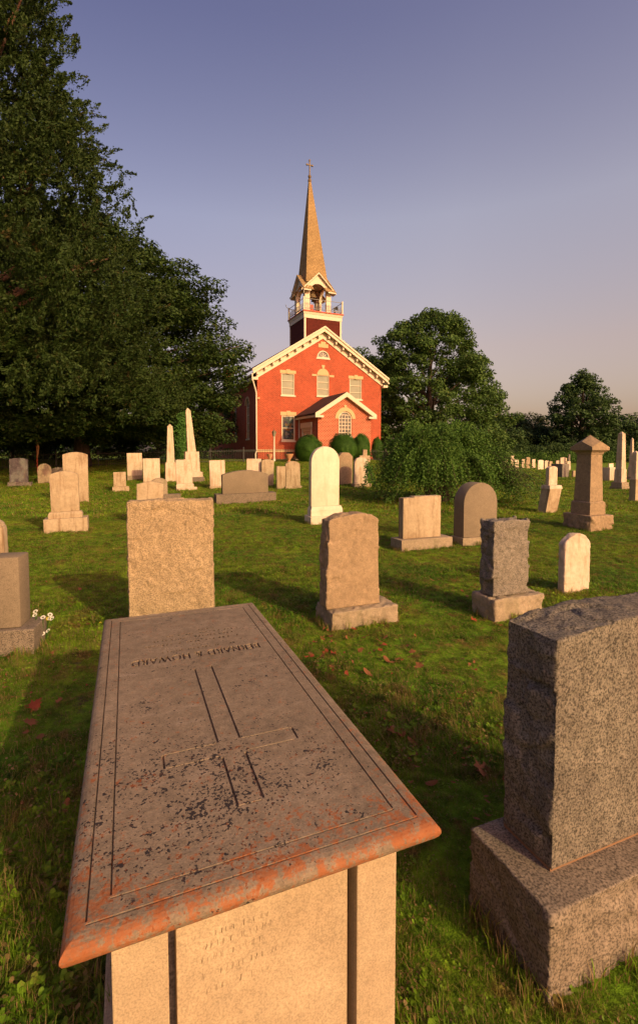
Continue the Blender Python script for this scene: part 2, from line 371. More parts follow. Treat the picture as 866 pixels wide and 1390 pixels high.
M['red_leaf'] = leafmat('fallen_leaf_red', (.22, .045, .02), (.30, .07, .03), nscale=4)
M['yellow_leaf'] = leafmat('fallen_leaf_yellow', (.7, .5, .03), (.8, .55, .05), nscale=4)

# grass: blades and the turf sheet share the patch pattern, in world position
def grass_col(t, blades):
    ge = t.nodes.new('ShaderNodeNewGeometry'); v = ge.outputs['Position']
    c = mix(t, ramp(t, noise(t, v, .55, 5, .65), [(.35, 0.), (.65, 1.)]), (.085, .195, .011), (.20, .285, .016))
    c = mix(t, mix(t, 1.0, ramp(t, noise(t, v, 1.7, 5, .7), [(.55, 0.), (.72, 1.)]), (.65,)*3, 'MULTIPLY'), c, (.27, .18, .05))
    c = mix(t, 1.0, c, ramp(t, noise(t, v, 6.5, 4, .65), [(.33, .5), (.66, 1.45)]), 'MULTIPLY')
    c = mix(t, mix(t, 1.0, ramp(t, noise(t, v, 4.3, 6, .75), [(.54, 0.), (.62, 1.)]), (.75,)*3, 'MULTIPLY'), c, (.22, .125, .04))
    if blades:
        oi = t.nodes.new('ShaderNodeObjectInfo'); c = mix(t, 1.0, c, ramp(t, oi.outputs['Random'], [(0, .75), (1, 1.25)]), 'MULTIPLY')
        c = mix(t, ramp(t, ge.outputs['Random Per Island'], [(.80, 0.), (.84, 1.)]), c, (.30, .20, .08))
    return c, v
m, t, b = nmat('grass_blade', .6, .2); c, v = grass_col(t, True); t.links.new(c, b.inputs['Base Color'])
tr = t.nodes.new('ShaderNodeBsdfTranslucent'); ms = t.nodes.new('ShaderNodeMixShader'); ms.inputs[0].default_value = .42
t.links.new(c, tr.inputs['Color']); t.links.new(b.outputs[0], ms.inputs[1]); t.links.new(tr.outputs[0], ms.inputs[2]); t.links.new(ms.outputs[0], t.nodes['Material Output'].inputs['Surface']); M['blade'] = m
m, t, b = nmat('turf', .95, .1); c, v = grass_col(t, False)
c = mix(t, ramp(t, noise(t, v, 30, 4, .7), [(.4, 0.), (.6, 1.)]), mix(t, 1.0, c, (.7,)*3, 'MULTIPLY'), c)
c = mix(t, ramp(t, noise(t, v, 2.6, 5, .7), [(.60, 0.), (.70, 1.)]), c, (.10, .062, .035))
t.links.new(c, b.inputs['Base Color']); p = bump(t, b, noise(t, v, 14, 5, .7), .8, .05); bump(t, b, noise(t, v, 90, 3, .7), .8, .02, p); M['turf'] = m

# ------------------------------------------------------------ ground
def grid(xs, ys):
    X, Y = np.meshgrid(xs, ys); Z = gz(X, Y); nx, ny = len(xs), len(ys)
    v = np.stack([X.ravel(), Y.ravel(), Z.ravel()], 1)
    i = np.arange(nx*ny).reshape(ny, nx); q = np.stack([i[:-1, :-1], i[:-1, 1:], i[1:, 1:], i[1:, :-1]], -1).reshape(-1, 4)
    return v, q
xs = np.unique(np.concatenate([np.linspace(-600, -40, 12), np.linspace(-40, 45, 240), np.linspace(45, 600, 12)]))
ys = np.unique(np.concatenate([np.linspace(-60, -4, 6), np.linspace(-4, 60, 240), np.linspace(60, 900, 14)]))
v_, q_ = grid(xs, ys); me = bpy.data.meshes.new('ground'); me.from_pydata(v_.tolist(), [], q_.tolist())
tag(link('ground', me, M['turf'], smooth=3), kind='structure')

YAW = R(21.7)
foot = []      # footprints kept clear of grass: (x, y, yaw, hx, hy)

# ------------------------------------------------------------ the table tomb
ZS = .78; TC = (-.4654, 1.982); TW, TL = .885, 2.02
tomb = thing('table_tomb', (TC[0], TC[1], 0), YAW, 'large brown table tomb with a cross incised on its lichen covered top slab', 'tomb')
foot.append((TC[0], TC[1], YAW, .37, .94))
slab = MB(); rings = [(.050, -.066), (.046, -.058), (.026, -.054), (.012, -.046), (.004, -.036), (0, -.026), (0, -.019), (.003, -.012), (.009, -.0065), (.018, -.0025), (.028, -.0006), (.040, 0)]
vs = []; fs = []
for ins, z in rings:
    hx, hy = TW/2-ins, TL/2-ins; vs += [(-hx, -hy, ZS+z), (hx, -hy, ZS+z), (hx, hy, ZS+z), (-hx, hy, ZS+z)]
for i in range(len(rings)-1):
    for k in range(4): a, b2 = i*4+k, i*4+(k+1) % 4; fs.append((a, b2, b2+4, a+4))
fs += [(3, 2, 1, 0), tuple(range(len(vs)-4, len(vs)))]
slab.add(vs, fs); slab_o = slab.build('ledger_slab', M['ledger'], tomb, smooth=.9)
cutm = MB()
def groove(x0, y0, x1, y1, wd=.009, dp=.008):
    a, b2 = Vector((x0, y0, 0)), Vector((x1, y1, 0)); d = (b2-a).normalized(); n = Vector((-d.y, d.x, 0))*wd/2
    top = Vector((0, 0, ZS+.02)); mid = Vector((0, 0, ZS+.0005)); bot = Vector((0, 0, ZS-dp))
    vs = [a-n+top, a+n+top, a+n*.9+mid, a+n*.25+bot, a-n*.25+bot, a-n*.9+mid]; vs += [q+(b2-a) for q in vs]
    cutm.add(vs, [(0, 1, 2, 3, 4, 5), (11, 10, 9, 8, 7, 6)]+[(i, i+6, (i+1) % 6+6, (i+1) % 6) for i in range(6)])
e = .0062
groove(-.037, .15, -.037, -.44); groove(.037, .155, .037, -.44); groove(.037+e, -.444, .213, -.444, .007, .005); groove(.213+e, -.444, .213+e, -.514)
groove(.037+e, -.516, .208, -.516, .007, .005); groove(.037, -.522, .037, -.746); groove(.031, -.752, -.037, -.752, .007, .005); groove(-.037, -.746, -.037, -.522)
groove(-.043, -.444, -.207, -.444, .007, .006); groove(-.213, -.444, -.213, -.516); groove(-.043, -.516, -.207, -.516, .007, .006)
for ins, wd in ((.044, .006), (.090, .006)):
    hx, hy = TW/2-ins, TL/2-ins; q = .0065
    groove(-hx, -hy+q, -hx, hy-q, wd, .007); groove(hx, -hy+q, hx, hy-q, wd, .007); groove(-hx, -hy, hx, -hy, wd, .007); groove(-hx, hy, hx, hy, wd, .007)
cut(slab_o, cutm)
# lettering at the head, turned to be read from the far end
def letters(body, size, x, y, width):
    cu = bpy.data.curves.new('l', 'FONT'); cu.body = body; cu.size = size; cu.align_x = 'CENTER'; cu.extrude = .010; cu.offset = .0016; cu.space_character = 1.12; cu.resolution_u = 3
    o = bpy.data.objects.new('l', cu); sc.collection.objects.link(o); dg = bpy.context.evaluated_depsgraph_get(); dg.update()
    me = bpy.data.meshes.new_from_object(o.evaluated_get(dg)); bpy.data.objects.remove(o)
    co = np.empty(len(me.vertices)*3); me.vertices.foreach_get('co', co); co = co.reshape(-1, 3)
    s = width/(co[:, 0].max()-co[:, 0].min()); co[:, 0] *= s
    return co, me
co, lm = letters('BERNARD & HOWARD', .062, 0, 0, .60)
co2 = np.stack([-co[:, 0], -co[:, 1]*1.45+.335, co[:, 2]+ZS], 1); lm.vertices.foreach_set('co', co2.ravel())
co_ = lm
lc_o = link('l', lm, None, tomb)
applied(slab_o, [('BOOLEAN', dict(object=lc_o, operation='DIFFERENCE', solver='EXACT', use_self=True))]); bpy.data.objects.remove(lc_o); box_uv(slab_o.data)
# worn, no longer readable lines: shallow chisel strokes
cutm = MB()
def worn_line(x0, x1, y, h, seed, fn):
    r = random.Random(seed); x = x0
    while x < x1:
        wv = h*r.uniform(.45, .8)
        if r.random() < .85:
            for _ in range(r.choice((1, 2, 2))):
                xa = x+r.uniform(0, wv*.6); fn(xa, y+r.uniform(0, h*.15), xa+r.uniform(-.12, .3)*h, y+h*r.uniform(.75, 1))
        x += wv*1.35
for x0, x1, y, h, s in ((-.16, .20, .375, .022, 1), (-.035, .03, .425, .02, 2), (-.24, .24, .465, .026, 3), (-.19, .22, .525, .024, 4), (-.13, .24, .575, .02, 5), (.04, .12, .62, .018, 6)):
    worn_line(x0, x1, y, h, s, lambda a, b_, c_, d_: groove(a, b_, c_, d_, .0065, .008))
cut(slab_o, cutm)
slab_o.data.polygons.foreach_set('use_smooth', [False]*len(slab_o.data.polygons))
# chest
ZC = ZS-.066; cxh, cyh = .354, .935
mb = MB(); mb.box(-cxh-.045, cxh+.045, -cyh-.045, cyh+.045, -.05, .06); mb.build('plinth', M['chest'], tomb, .006)
for sx_ in (-1, 1):
    for sy_ in (-1, 1):
        mb = MB(); x0, x1 = sorted((sx_*(cxh-.118), sx_*cxh)); y0, y1 = sorted((sy_*(cyh-.11), sy_*cyh)); mb.box(x0, x1, y0, y1, .06, ZC); mb.build('corner_post', M['chest'], tomb, .003)
fp = None
for s in (-1, 1):
    mb = MB(); y0, y1 = sorted((s*(cyh-.02), s*(cyh-.06))); mb.box(-cxh+.136, cxh-.136, y0, y1, .06, ZC); o = mb.build('end_panel', M['chest'], tomb, .003)
    mb = MB(); x0, x1 = sorted((s*(cxh-.02), s*(cxh-.06))); mb.box(x0, x1, -cyh+.128, cyh-.128, .06, ZC); mb.build('side_panel', M['chest'], tomb, .003)
    if s < 0: fp = o
    mb = MB(); y0, y1 = sorted((s*(cyh-.065), s*(cyh-.10))); mb.box(-cxh+.09, cxh-.09, y0, y1, .06, ZC); mb.build('backing', M['granite_dark'], tomb)
cutm = MB()
def fgroove(x0, z0, x1, z1, wd=.004, dp=.003):
    a, b2 = Vector((x0, 0, z0)), Vector((x1, 0, z1)); d = (b2-a).normalized(); n = Vector((-d.z, 0, d.x))*wd/2; yy = -cyh+.02
    vs = [a-n+Vector((0, yy-.01, 0)), a+n+Vector((0, yy-.01, 0)), a+Vector((0, yy+dp, 0))]; vs += [q+(b2-a) for q in vs]
    cutm.add(vs, [(0, 1, 2), (5, 4, 3)]+[(i, i+3, (i+1) % 3+3, (i+1) % 3) for i in range(3)])
for x0, x1, z, h, s in ((-.13, .02, .60, .016, 11), (-.155, .015, .572, .018, 12), (-.165, -.02, .54, .018, 13), (-.16, .02, .50, .018, 14), (-.15, .0, .46, .018, 15)):
    worn_line(x0, x1, z, h, s, fgroove)
cut(fp, cutm)

# ------------------------------------------------------------ headstones
def outline(kind, w_, h, k=.2):
    a = w_/2
    if kind == 'flat': return [(-a, 0), (a, 0), (a, h), (-a, h)]
    if kind == 'round':
        n = 22; return [(-a, 0), (a, 0)]+[(a*math.cos(math.pi*i/n), h-a+a*math.sin(math.pi*i/n)) for i in range(n+1)]
    if kind == 'arch':      # segmental
        r = k*w_; rad = (a*a+r*r)/(2*r); th = math.asin(min(1, a/rad)); n = 14
        return [(-a, 0), (a, 0)]+[(rad*math.sin(th*(1-2*i/n)), h-rad+rad*math.cos(th*(1-2*i/n))) for i in range(n+1)]
    if kind == 'shoulder':  # arched centre with rounded shoulders
        r = k*w_; n = 8; pts = [(-a, 0), (a, 0), (a, h-r*1.5)]
        pts += [(a*(1-.12*i/n), h-r*1.5+r*.5*math.sin(math.pi/2*i/n)) for i in range(1, n)]
        b2 = a*.86; m2 = 14; pts += [(b2*math.cos(math.pi*i/m2), h-r+r*math.sin(math.pi*i/m2)) for i in range(m2+1)]
        pts += [(-x, z) for x, z in reversed(pts[2:2+n])]; return pts
    if kind == 'peak': return [(-a, 0), (a, 0), (a, h-k*w_), (0, h), (-a, h-k*w_)]
    if kind == 'hip': return [(-a, 0), (a, 0), (a, h-k*w_), (a*.45, h), (-a*.45, h), (-a, h-k*w_)]
    if kind == 'step': return [(-a, 0), (a, 0), (a, h), (-a*.45, h), (-a*.45, h-.02), (-a, h-.025)]
    if kind == 'cross':
        c1, z0, z1 = a*.38, h*.62, h*.82; return [(-c1, 0), (c1, 0), (c1, z0), (a, z0), (a, z1), (c1, z1), (c1, h), (-c1, h), (-c1, z1), (-a, z1), (-a, z0), (-c1, z0)]
def headstone(name, label, pl, yl, pr, ytop, kind='flat', k=.2, t=.12, mat='marble', base=None, plinth=None, yaw=YAW, tilt=(0, 0), rgh=None,
              group=None, taper=0.0, cat='gravestone', A=None, bevel=.012, tabpx=None, depth=None, brgh=None):
    """pl,yl = front-left foot of the front face (of the base if there is one), pr = its right edge
    base = (mat, top row, depth); plinth = (mat, left px, right px, top row, depth); tabpx = tablet (left,right) columns"""
    if depth is not None: A = column(pl, depth)
    if A is None: A = spot(pl, yl)
    w0 = along(A, yaw, pr); z0 = A.z; u = Vector((math.cos(yaw), math.sin(yaw), 0)); nn = Vector((-u.y, u.x, 0))
    D = base[2] if base else t
    c = A+u*(w0/2)+nn*(D/2)
    ob = thing(name, (c.x, c.y, z0), yaw, label, cat, group); foot.append((c.x, c.y, yaw, w0/2, D/2))
    rt = random.Random(pl*13.7+yl)
    if tilt == (0, 0) and A.y > 9: tilt = (rt.uniform(-1.6, 1.6), rt.uniform(-1.3, 1.3))
    ob.rotation_euler = (R(tilt[0]), R(tilt[1]), yaw)
    mb = MB(); zb = -.06
    if base:
        zt = zat(A, base[1])-z0; mb.box(-w0/2, w0/2, -D/2, D/2, -.1, zt)
        q = mb.build('base', M[base[0]], ob, .012 if not brgh else 0)
        if brgh: rough(q, *brgh)
        zb = zt
    if tabpx:
        l = (tabpx[0]-pl)/(pr-pl)*w0-w0/2; r = (tabpx[1]-pl)/(pr-pl)*w0-w0/2
    else: l, r = -w0/2, w0/2
    if plinth:
        pl_, pr_, pt, pd = plinth[1:]; a = (pl_-pl)/(pr-pl)*w0-w0/2; b2 = (pr_-pl)/(pr-pl)*w0-w0/2
        zt = zat(A+nn*((D-pd)/2), pt)-z0; mb = MB(); hw = (b2-a)/2; mb.taper(hw, pd/2, zb, hw, pd/2, zb+(zt-zb)*.6, ((a+b2)/2, 0), ((a+b2)/2, 0))
        mb.taper(hw, pd/2, zb+(zt-zb)*.6, hw*.93, pd/2*.8, zt, ((a+b2)/2, 0), ((a+b2)/2, 0)); mb.build('plinth', M[plinth[0]], ob, .006); zb = zt
    hh = zat(A+nn*((D-t)/2), ytop)-z0-zb; tw = r-l
    mb = MB(); pts = outline(kind, tw, hh, k); cx = (l+r)/2
    zo = zb+.002 if base or plinth else 0
    low = 0 if (base or plinth) else -.1
    pts = [((x*(1-taper*z/hh))+cx, (z if z > 1e-6 else low)+zo) for x, z in pts]
    mb.prism(pts, -t/2, t/2); q = mb.build('tablet', M[mat], ob, bevel, smooth=.8)
    if rgh: rough(q, *rgh)
    return ob, q

def side_mask(tt, front=.25, fz=1.0):
    def f(co, no): return np.where(np.abs(no[:, 1]) > .75, front, 1.0)*np.clip(np.abs(co[:, 2]-co[:, 2].min())/.05, .2, 1)
    return f
# the near right stone (built from measured corners)
ub = Vector((math.cos(YAW), math.sin(YAW), 0)); nb = Vector((-ub.y, ub.x, 0))
ZB = .30
A = onz(747, 1243, ZB); B2 = onz(634, 1125, ZB); Dn = (B2-A).dot(nb)
S1 = onz(747, 1186, ZB); S2 = onz(679, 1121, ZB); tn = (S2-S1).dot(nb); off = (S1-A).dot(nb); ox = (S1-A).dot(ub)
WB = 1.12; c = A+ub*WB/2+nb*Dn/2
near = thing('granite_headstone', (c.x, c.y, 0), YAW, 'big coarse grey granite stone with rough top filling the lower right corner', 'gravestone')
foot.append((c.x, c.y, YAW, WB/2, Dn/2))
mb = MB(); mb.box(-WB/2, WB/2, -Dn/2, Dn/2, -.1, ZB); q = mb.build('base', M['pinkstone'], near)
rough(q, .009, .016, 9, 3, lambda co, no: np.where(no[:, 2] > .6, .12, 1.0)*np.clip((ZB-co[:, 2])/.02, .15, 1))
HT = zat(S1, 868)
x0 = -WB/2+ox; x1 = WB/2-ox; y0 = -Dn/2+off; y1 = y0+tn
mb = MB(); mb.box(x0+.004, x1-.004, y0+.006, y1-.006, ZB-.004, ZB+.016); mb.build('mortar_joint', M['mortar'], near)
mb = MB(); pts = [(x0, ZB+.012), (x1, ZB+.012), (x1, HT+.015), (x0+.35, HT+.03), (x0+.15, HT+.015), (x0, HT-.01)]; mb.prism(pts, y0, y1)
q = mb.build('tablet', M['granite_near'], near)
rough(q, .0085, .022, 8, 21, lambda co, no: np.where(no[:, 1] < -.7, .22, 1.0)*np.where(no[:, 2] > .5, .5, .95)*np.clip((co[:, 2]-ZB)/.1, .1, 1)*np.clip((y1-co[:, 1])/.02+.4, .2, 1))

headstone('rough_headstone', 'tall pinkish tan rough hewn stone standing directly behind the table tomb', 180, 905, 291, 690, 'flat', t=.22, mat='granite_tan', rgh=(.011, .014, 8, 31, side_mask(0, .8)), yaw=R(13), bevel=0, A=column(176, 4.35))
headstone('sandstone_headstone', 'brown rock faced stone with gently arched top, on a base right of the tomb', 450, 857, 541, 700, 'arch', .10, .20, 'sandstone',
          base=('concrete', 833, .42), tabpx=(446+3, 522), rgh=(.012, .016, 9, 41, side_mask(0, .45)), taper=.10, bevel=0, brgh=(.014, .014, 9, 42))
headstone('granite_headstone', 'small dark grey rock faced block on a tan base, just above the near granite stone', 671, 845, 738, 709, 'flat', .1, .20, 'granite',
          base=('concrete', 815, .36), tabpx=(675, 722), rgh=(.012, .026, 9, 51, side_mask(0, .5)), bevel=0, brgh=(.014, .016, 9, 52))
headstone('small_tablet', 'little white round topped tablet, knee high, in the grass left of the near granite stone', 765, 808, 799, 733, 'arch', .28, .10, 'marble', rgh=(.012, .008, 9, 61), bevel=0)
headstone('sandstone_headstone', 'tan stone with stepped flat top on a low base, in front of the rambling bush', 545, 749, 614, 675, 'step', .1, .16, 'marble_tan', base=('concrete', 734, .38), tabpx=(551, 602))
headstone('round_top_headstone', 'thick grey brown round topped stone at the right foot of the rambling bush', 628, 742, 677, 656, 'round', t=.30, mat='granite_polished', base=('concrete', 731, .36), tabpx=(630, 675))
headstone('round_top_headstone', 'tall brilliant white round topped marble stone on a stepped base, in front of the church', 422, 713, 469, 606, 'round', t=.16, mat='marble_white',
          base=('marble_white', 702, .44), plinth=('marble_white', 424, 467, 688, .26), tabpx=(425, 463))
headstone('granite_headstone', 'wide low grey stone with arched top on a long pinkish base', 294, 685, 375, 639, 'arch', .09, .22, 'granite_polished', base=('pinkstone', 671, .42), tabpx=(303, 365))
headstone('marble_headstone', 'weathered cream tablet with arched top on a stepped base, left in the lawn', 60, 725, 120, 640, 'arch', .14, .12, 'marble_tan', base=('marble_tan', 705, .36), plinth=('marble_tan', 66, 113, 696, .24), tabpx=(70, 109))
headstone('marble_headstone', 'tall pale tablet with arched top behind the stepped cream stone on the left', 87, 683, 121, 616, 'arch', .12, .12, 'marble_tan', bevel=.01)
headstone('dark_headstone', 'dark grey polished stone in tree shade at the far left', 11, 661, 43, 622, 'arch', .06, .2, 'granite_dark', base=('granite', 655, .4), tabpx=(13, 38))
headstone('small_tablet', 'small grey green round tablet beside the dark stone at far left', 52, 656, 71, 631, 'round', t=.1, mat='concrete')
headstone('small_tablet', 'low grey stone peeping out between two arched pale tablets on the left', 71, 648, 90, 636, 'arch', .12, .15, 'granite')
headstone('small_tablet', 'short stubby tan stone on a low base, left of the rear row', 153, 668, 176, 641, 'flat', .1, .16, 'marble_tan', base=('marble_tan', 661, .26), tabpx=(155, 172))
headstone('marble_headstone', 'pale flat topped tablet with brown foot, leftmost of the rear row', 173, 652, 194, 615, 'flat', t=.1, mat='marble', base=('concrete', 646, .2), tabpx=(173.5, 194))
headstone('marble_headstone', 'pale flat topped tablet just left of the short obelisk', 195, 655, 218, 624, 'flat', t=.1, mat='marble')
headstone('granite_headstone', 'grey stone with rounded shoulders on a base, below the short obelisk', 209, 681, 246, 649, 'arch', .22, .2, 'concrete', base=('pinkstone', 672, .36), tabpx=(207, 228.5))
headstone('marble_headstone', 'tan tablet with low pointed top, half behind the tall rough stone', 186, 712, 222, 657, 'peak', .12, .12, 'marble_tan')
headstone('marble_headstone', 'pale flat topped tablet on a stepped foot, in front of the tall obelisk', 240, 666, 268, 624, 'flat', .1, .1, 'marble', base=('marble', 662, .26), plinth=('marble', 240, 264, 657, .18), tabpx=(240.5, 262.5))
headstone('marble_headstone', 'pale flat topped tablet right of the tall obelisk', 285, 664, 308, 625, 'flat', .1, .1, 'marble', base=('marble_tan', 660, .2), tabpx=(286, 307))
headstone('marble_headstone', 'bright pale flat topped tablet behind the wide grey stone', 335, 660, 354.5, 624.5, 'flat', .1, .1, 'marble')
headstone('marble_headstone', 'tan tablet with slightly arched top behind the wide grey stone', 355, 660, 371.5, 625.5, 'arch', .1, .1, 'marble_tan')
headstone('small_tablet', 'short tan block peeping out left of the arched tan tablet by the white stone', 376, 664, 387.5, 635, 'flat', .1, .14, 'marble_tan')
headstone('marble_headstone', 'tan arched tablet left of the tall white round topped stone', 388, 664, 410, 626, 'arch', .2, .12, 'marble_tan', base=('marble_tan', 660, .26), tabpx=(389, 408.5))
headstone('granite_headstone', 'tan stone with slanting corners, half behind the tall white round topped stone', 459, 658, 478, 616, 'hip', .25, .3, 'sandstone')
headstone('sandstone_headstone', 'pale stone with ivy climbing its right edge, left of the rambling bush', 481, 662, 504, 621, 'shoulder', .22, .16, 'marble', base=('marble_tan', 657, .34), tabpx=(482, 500))
cr = headstone('cross_marker', 'small tan stone cross behind the ivy covered pale stone', 488, 655, 502, 612, 'cross', .1, .1, 'marble_tan')[0]
# left edge
headstone('granite_headstone', 'grey brown block on a wide base cut by the left picture edge', -14, 893, 47, 758, 'flat', .1, .24, 'granite_polished', base=('pinkstone', 858, .34), tabpx=(-14, 27), yaw=R(12), bevel=.02)
headstone('marble_headstone', 'slim weathered cream marker behind the block at the left edge', -24, 800, 9, 713, 'shoulder', .3, .14, 'marble_tan', taper=.12, yaw=R(12))

# ------------------------------------------------------------ pillar and obelisks
def pillar():
    A = spot(801, 722); w0 = along(A, YAW, 832); d0 = w0*1.05; u = ub; n = nb; c = A+u*w0/2+n*d0/2
    ob = thing('pedestal_monument', (c.x, c.y, A.z), YAW, 'brown sandstone pillar monument with gabled capstone right of the lawn', 'monument'); foot.append((c.x, c.y, YAW, w0/2, d0/2))
    zz = lambda py, s: zat(A+n*s, py)-A.z
    h1 = zz(701, 0); h2 = zz(682, .08); h3 = zz(617, .12); h4 = zz(614, .1); h5 = zz(605, .03); h6 = zz(590, d0/2)
    s = w0/2
    mb = MB(); mb.taper(s, d0/2, -.1, s, d0/2, h1); rough(mb.build('base', M['sandstone'], ob), .02, .03, 6, 71, lambda co, no: np.where(no[:, 2] > .6, .15, 1.0))
    mb = MB(); mb.taper(s*.68, d0/2*.68, h1, s*.67, d0/2*.67, h2-.03); mb.taper(s*.67, d0/2*.67, h2-.03, s*.58, d0/2*.58, h2); mb.build('plinth', M['sandstone'], ob, .008)
    mb = MB(); mb.taper(s*.57, d0/2*.57, h2, s*.49, d0/2*.49, h3); mb.build('shaft', M['sandstone'], ob, .01)
    mb = MB(); a = s*.76; b_ = d0/2*.76; mb.taper(s*.52, d0/2*.52, h3, s*.56, d0/2*.56, h4); mb.taper(s*.58, d0/2*.58, h4, a, b_, h4+.05)
    # cap: four small gables meeting at a point
    e0 = h5-.03; ztop = h6; pts = [(-a, -b_), (0, -b_), (a, -b_), (a, 0), (a, b_), (0, b_), (-a, b_), (-a, 0)]
    zs_ = [e0, e0+.13, e0, e0+.13, e0, e0+.13, e0, e0+.13]; vs = [(x, y, h4+.05) for x, y in pts]+[(x*(.93 if i % 2 else 1), y*(.93 if i % 2 else 1), z) for i, ((x, y), z) in enumerate(zip(pts, zs_))]+[(0, 0, ztop)]
    fs = [tuple(range(7, -1, -1))]+[(i, (i+1) % 8, (i+1) % 8+8, i+8) for i in range(8)]+[(i+8, (i+1) % 8+8, 16) for i in range(8)]
    mb.add(vs, fs); q = mb.build('capstone', M['sandstone'], ob)
pillar()
def obelisk(label, pl, yl, pr, steps, ytip, top_frac, mat, lean=0, tipfrac=.16, group=None, yaw=YAW, depth=None, shaft_lean=0):
    A = spot(pl, yl) if depth is None else column(pl, depth); w0 = along(A, yaw, pr); u = Vector((math.cos(yaw), math.sin(yaw), 0)); n = Vector((-u.y, u.x, 0)); c = A+u*w0/2+n*w0/2
    ob = thing('obelisk', (c.x, c.y, A.z), yaw, label, 'obelisk', group); foot.append((c.x, c.y, yaw, w0/2, w0/2)); ob.rotation_euler = (0, R(lean), yaw)
    z = -.1; first = True
    for py, f0, f1, nm, mt in steps:
        zt = zat(A+n*w0*(1-f0)/2, py)-A.z; mb = MB(); mb.taper(w0/2*f0, w0/2*f0, z, w0/2*f1, w0/2*f1, zt); mb.build(nm, M[mt], ob, .012); z = zt; fl = f1
    zt = zat(c, ytip)-A.z; f0, f1 = top_frac; hs = zt-z; dx = shaft_lean*hs
    mb = MB(); mb.taper(w0/2*f0, w0/2*f0, z, w0/2*f1, w0/2*f1, z+hs*.94, (0, 0), (dx*.94, 0)); mb.taper(w0/2*f1, w0/2*f1, z+hs*.94, w0/2*f1*.15, w0/2*f1*.15, zt, (dx*.94, 0), (dx, 0))
    mb.build('shaft', M[mat], ob, .008); return ob
obelisk('shorter white obelisk in the rear row, before the maple', 225, 654, 240.5, [(628, 1.0, .94, 'pedestal', 'marble')], 576, (.70, .46), 'marble')
obt = obelisk('taller leaning white obelisk with vine behind it, in the rear row', 247, 655, 278, [(648, 1.0, 1.0, 'base', 'pinkstone'), (641, .88, .84, 'plinth', 'marble'), (613, .66, .60, 'pedestal', 'marble')], 554, (.37, .21), 'marble', shaft_lean=-.07)
obelisk('white obelisk on a stepped dark base near the right picture edge', 843.5, 665, 855, [(661, 1.0, 1.0, 'base', 'concrete'), (655, .86, .84, 'plinth', 'concrete'), (637, .62, .58, 'pedestal', 'marble')], 586, (.50, .36), 'marble', yaw=R(24))
obelisk('slimmer farther white obelisk right of the stepped base obelisk', 857, 652, 862.5, [(647, 1.0, 1.0, 'base', 'concrete'), (634, .7, .65, 'pedestal', 'marble')], 594, (.52, .30), 'marble', yaw=R(24))
obelisk('grey white pedestal monument cut off by the right picture edge', 861.7, 682, 868, [(680, 1.1, 1.1, 'base', 'concrete'), (652, .9, .88, 'pedestal', 'marble_tan'), (650, .98, .98, 'cap', 'marble')], 612, (.75, .6), 'marble', yaw=R(24))
# leaning pedestal with tablet
A = spot(735, 696); w0 = along(A, YAW, 751)
lt = thing('leaning_monument', (A.x+.2, A.y+.14, A.z), YAW, 'tan leaning pedestal with a small tablet on top, right of the rambling bush', 'monument'); foot.append((A.x+.2, A.y+.14, YAW, .3, .25))
hz_ = zat(A, 664)-A.z; hz2 = zat(A, 659)-A.z; hz3 = zat(A, 633)-A.z; hw = w0/2; sh = hw*.75
mb = MB(); mb.taper(hw*.95, .15, -.1, hw*1.0, .16, hz_, (0, 0), (sh, 0)); mb.build('pedestal', M['marble_tan'], lt, .01)
mb = MB(); mb.taper(hw*1.1, .17, hz_, hw*1.0, .15, hz2, (sh, 0), (sh, 0)); mb.build('plinth', M['marble'], lt, .008)
mb = MB(); mb.prism([(x+sh-.01, z+hz2) for x, z in outline('arch', w0*.72, hz3-hz2, .15)], -.06, .06); mb.build('tablet', M['marble'], lt, .008)

# ------------------------------------------------------------ far rows on the right
far = [(676, 680.5, 621, 633, 'marble_tan', 'flat'), (684, 688, 624, 634, 'marble', 'flat'), (693.2, 697.2, 619.5, 636, 'marble', 'flat'), (698.5, 703.3, 625, 637, 'marble_white', 'flat'),
       (708, 712, 624, 635, 'marble', 'flat'), (713.8, 718.7, 621.5, 636, 'marble_tan', 'arch'), (722, 726, 624, 635, 'marble', 'flat'), (730, 737.2, 625, 637, 'marble_white', 'arch'),
       (739, 744.6, 626, 636, 'marble', 'arch'), (745.3, 749, 627, 636, 'marble_tan', 'flat'), (754, 757.7, 626, 639, 'marble', 'flat'), (760.3, 768.8, 621.5, 634, 'marble', 'arch'), (769.5, 774, 627, 638, 'marble', 'flat'), (826, 832, 630, 636.5, 'marble_white', 'flat')]
flab = ['small pinkish far marker, first of the far row beside the bush', 'tiny pale far marker, second of the far row from the bush', 'tall thin pale far marker, third of the far row from the bush', 'small bright white far marker touching the tall thin one',
        'small pale far marker left of the tall brown one in the far row', 'taller tan brown marker with rounded top in the far row', 'thin pale far marker right of the tall brown one', 'broad bright white tablet in the middle of the far row',
        'pale arched far tablet just right of the broad white one', 'small tan far marker above the leaning pedestal tablet', 'thin pale marker standing alone left of the grey block on the far right', 'wide pale arched tablet above the grey block on the far right',
        'small pale marker right of the grey block, left of the big pillar', 'tiny white marker between the big pillar and the right obelisks']
for (a, b_, yt, yb, mt, kd), lb in zip(far, flab): headstone('small_tablet', lb, a, yb, b_, yt, kd, .12, .12, mt, bevel=0, yaw=R(24))
headstone('granite_headstone', 'squat grey tan block stone in front of the far row, left of the big pillar', 762.5, 648, 772, 631, 'flat', .1, .9, 'granite', bevel=.02, yaw=R(24))
headstone('small_tablet', 'tiny tan stump between the grey block and the big pillar', 777.5, 648, 780.5, 640, 'arch', .2, .12, 'marble_tan', bevel=0)
headstone('cross_marker', 'thin upright marker against the hedge left of the big pillar', 771, 634, 773, 617.5, 'flat', .1, .12, 'granite', bevel=0)
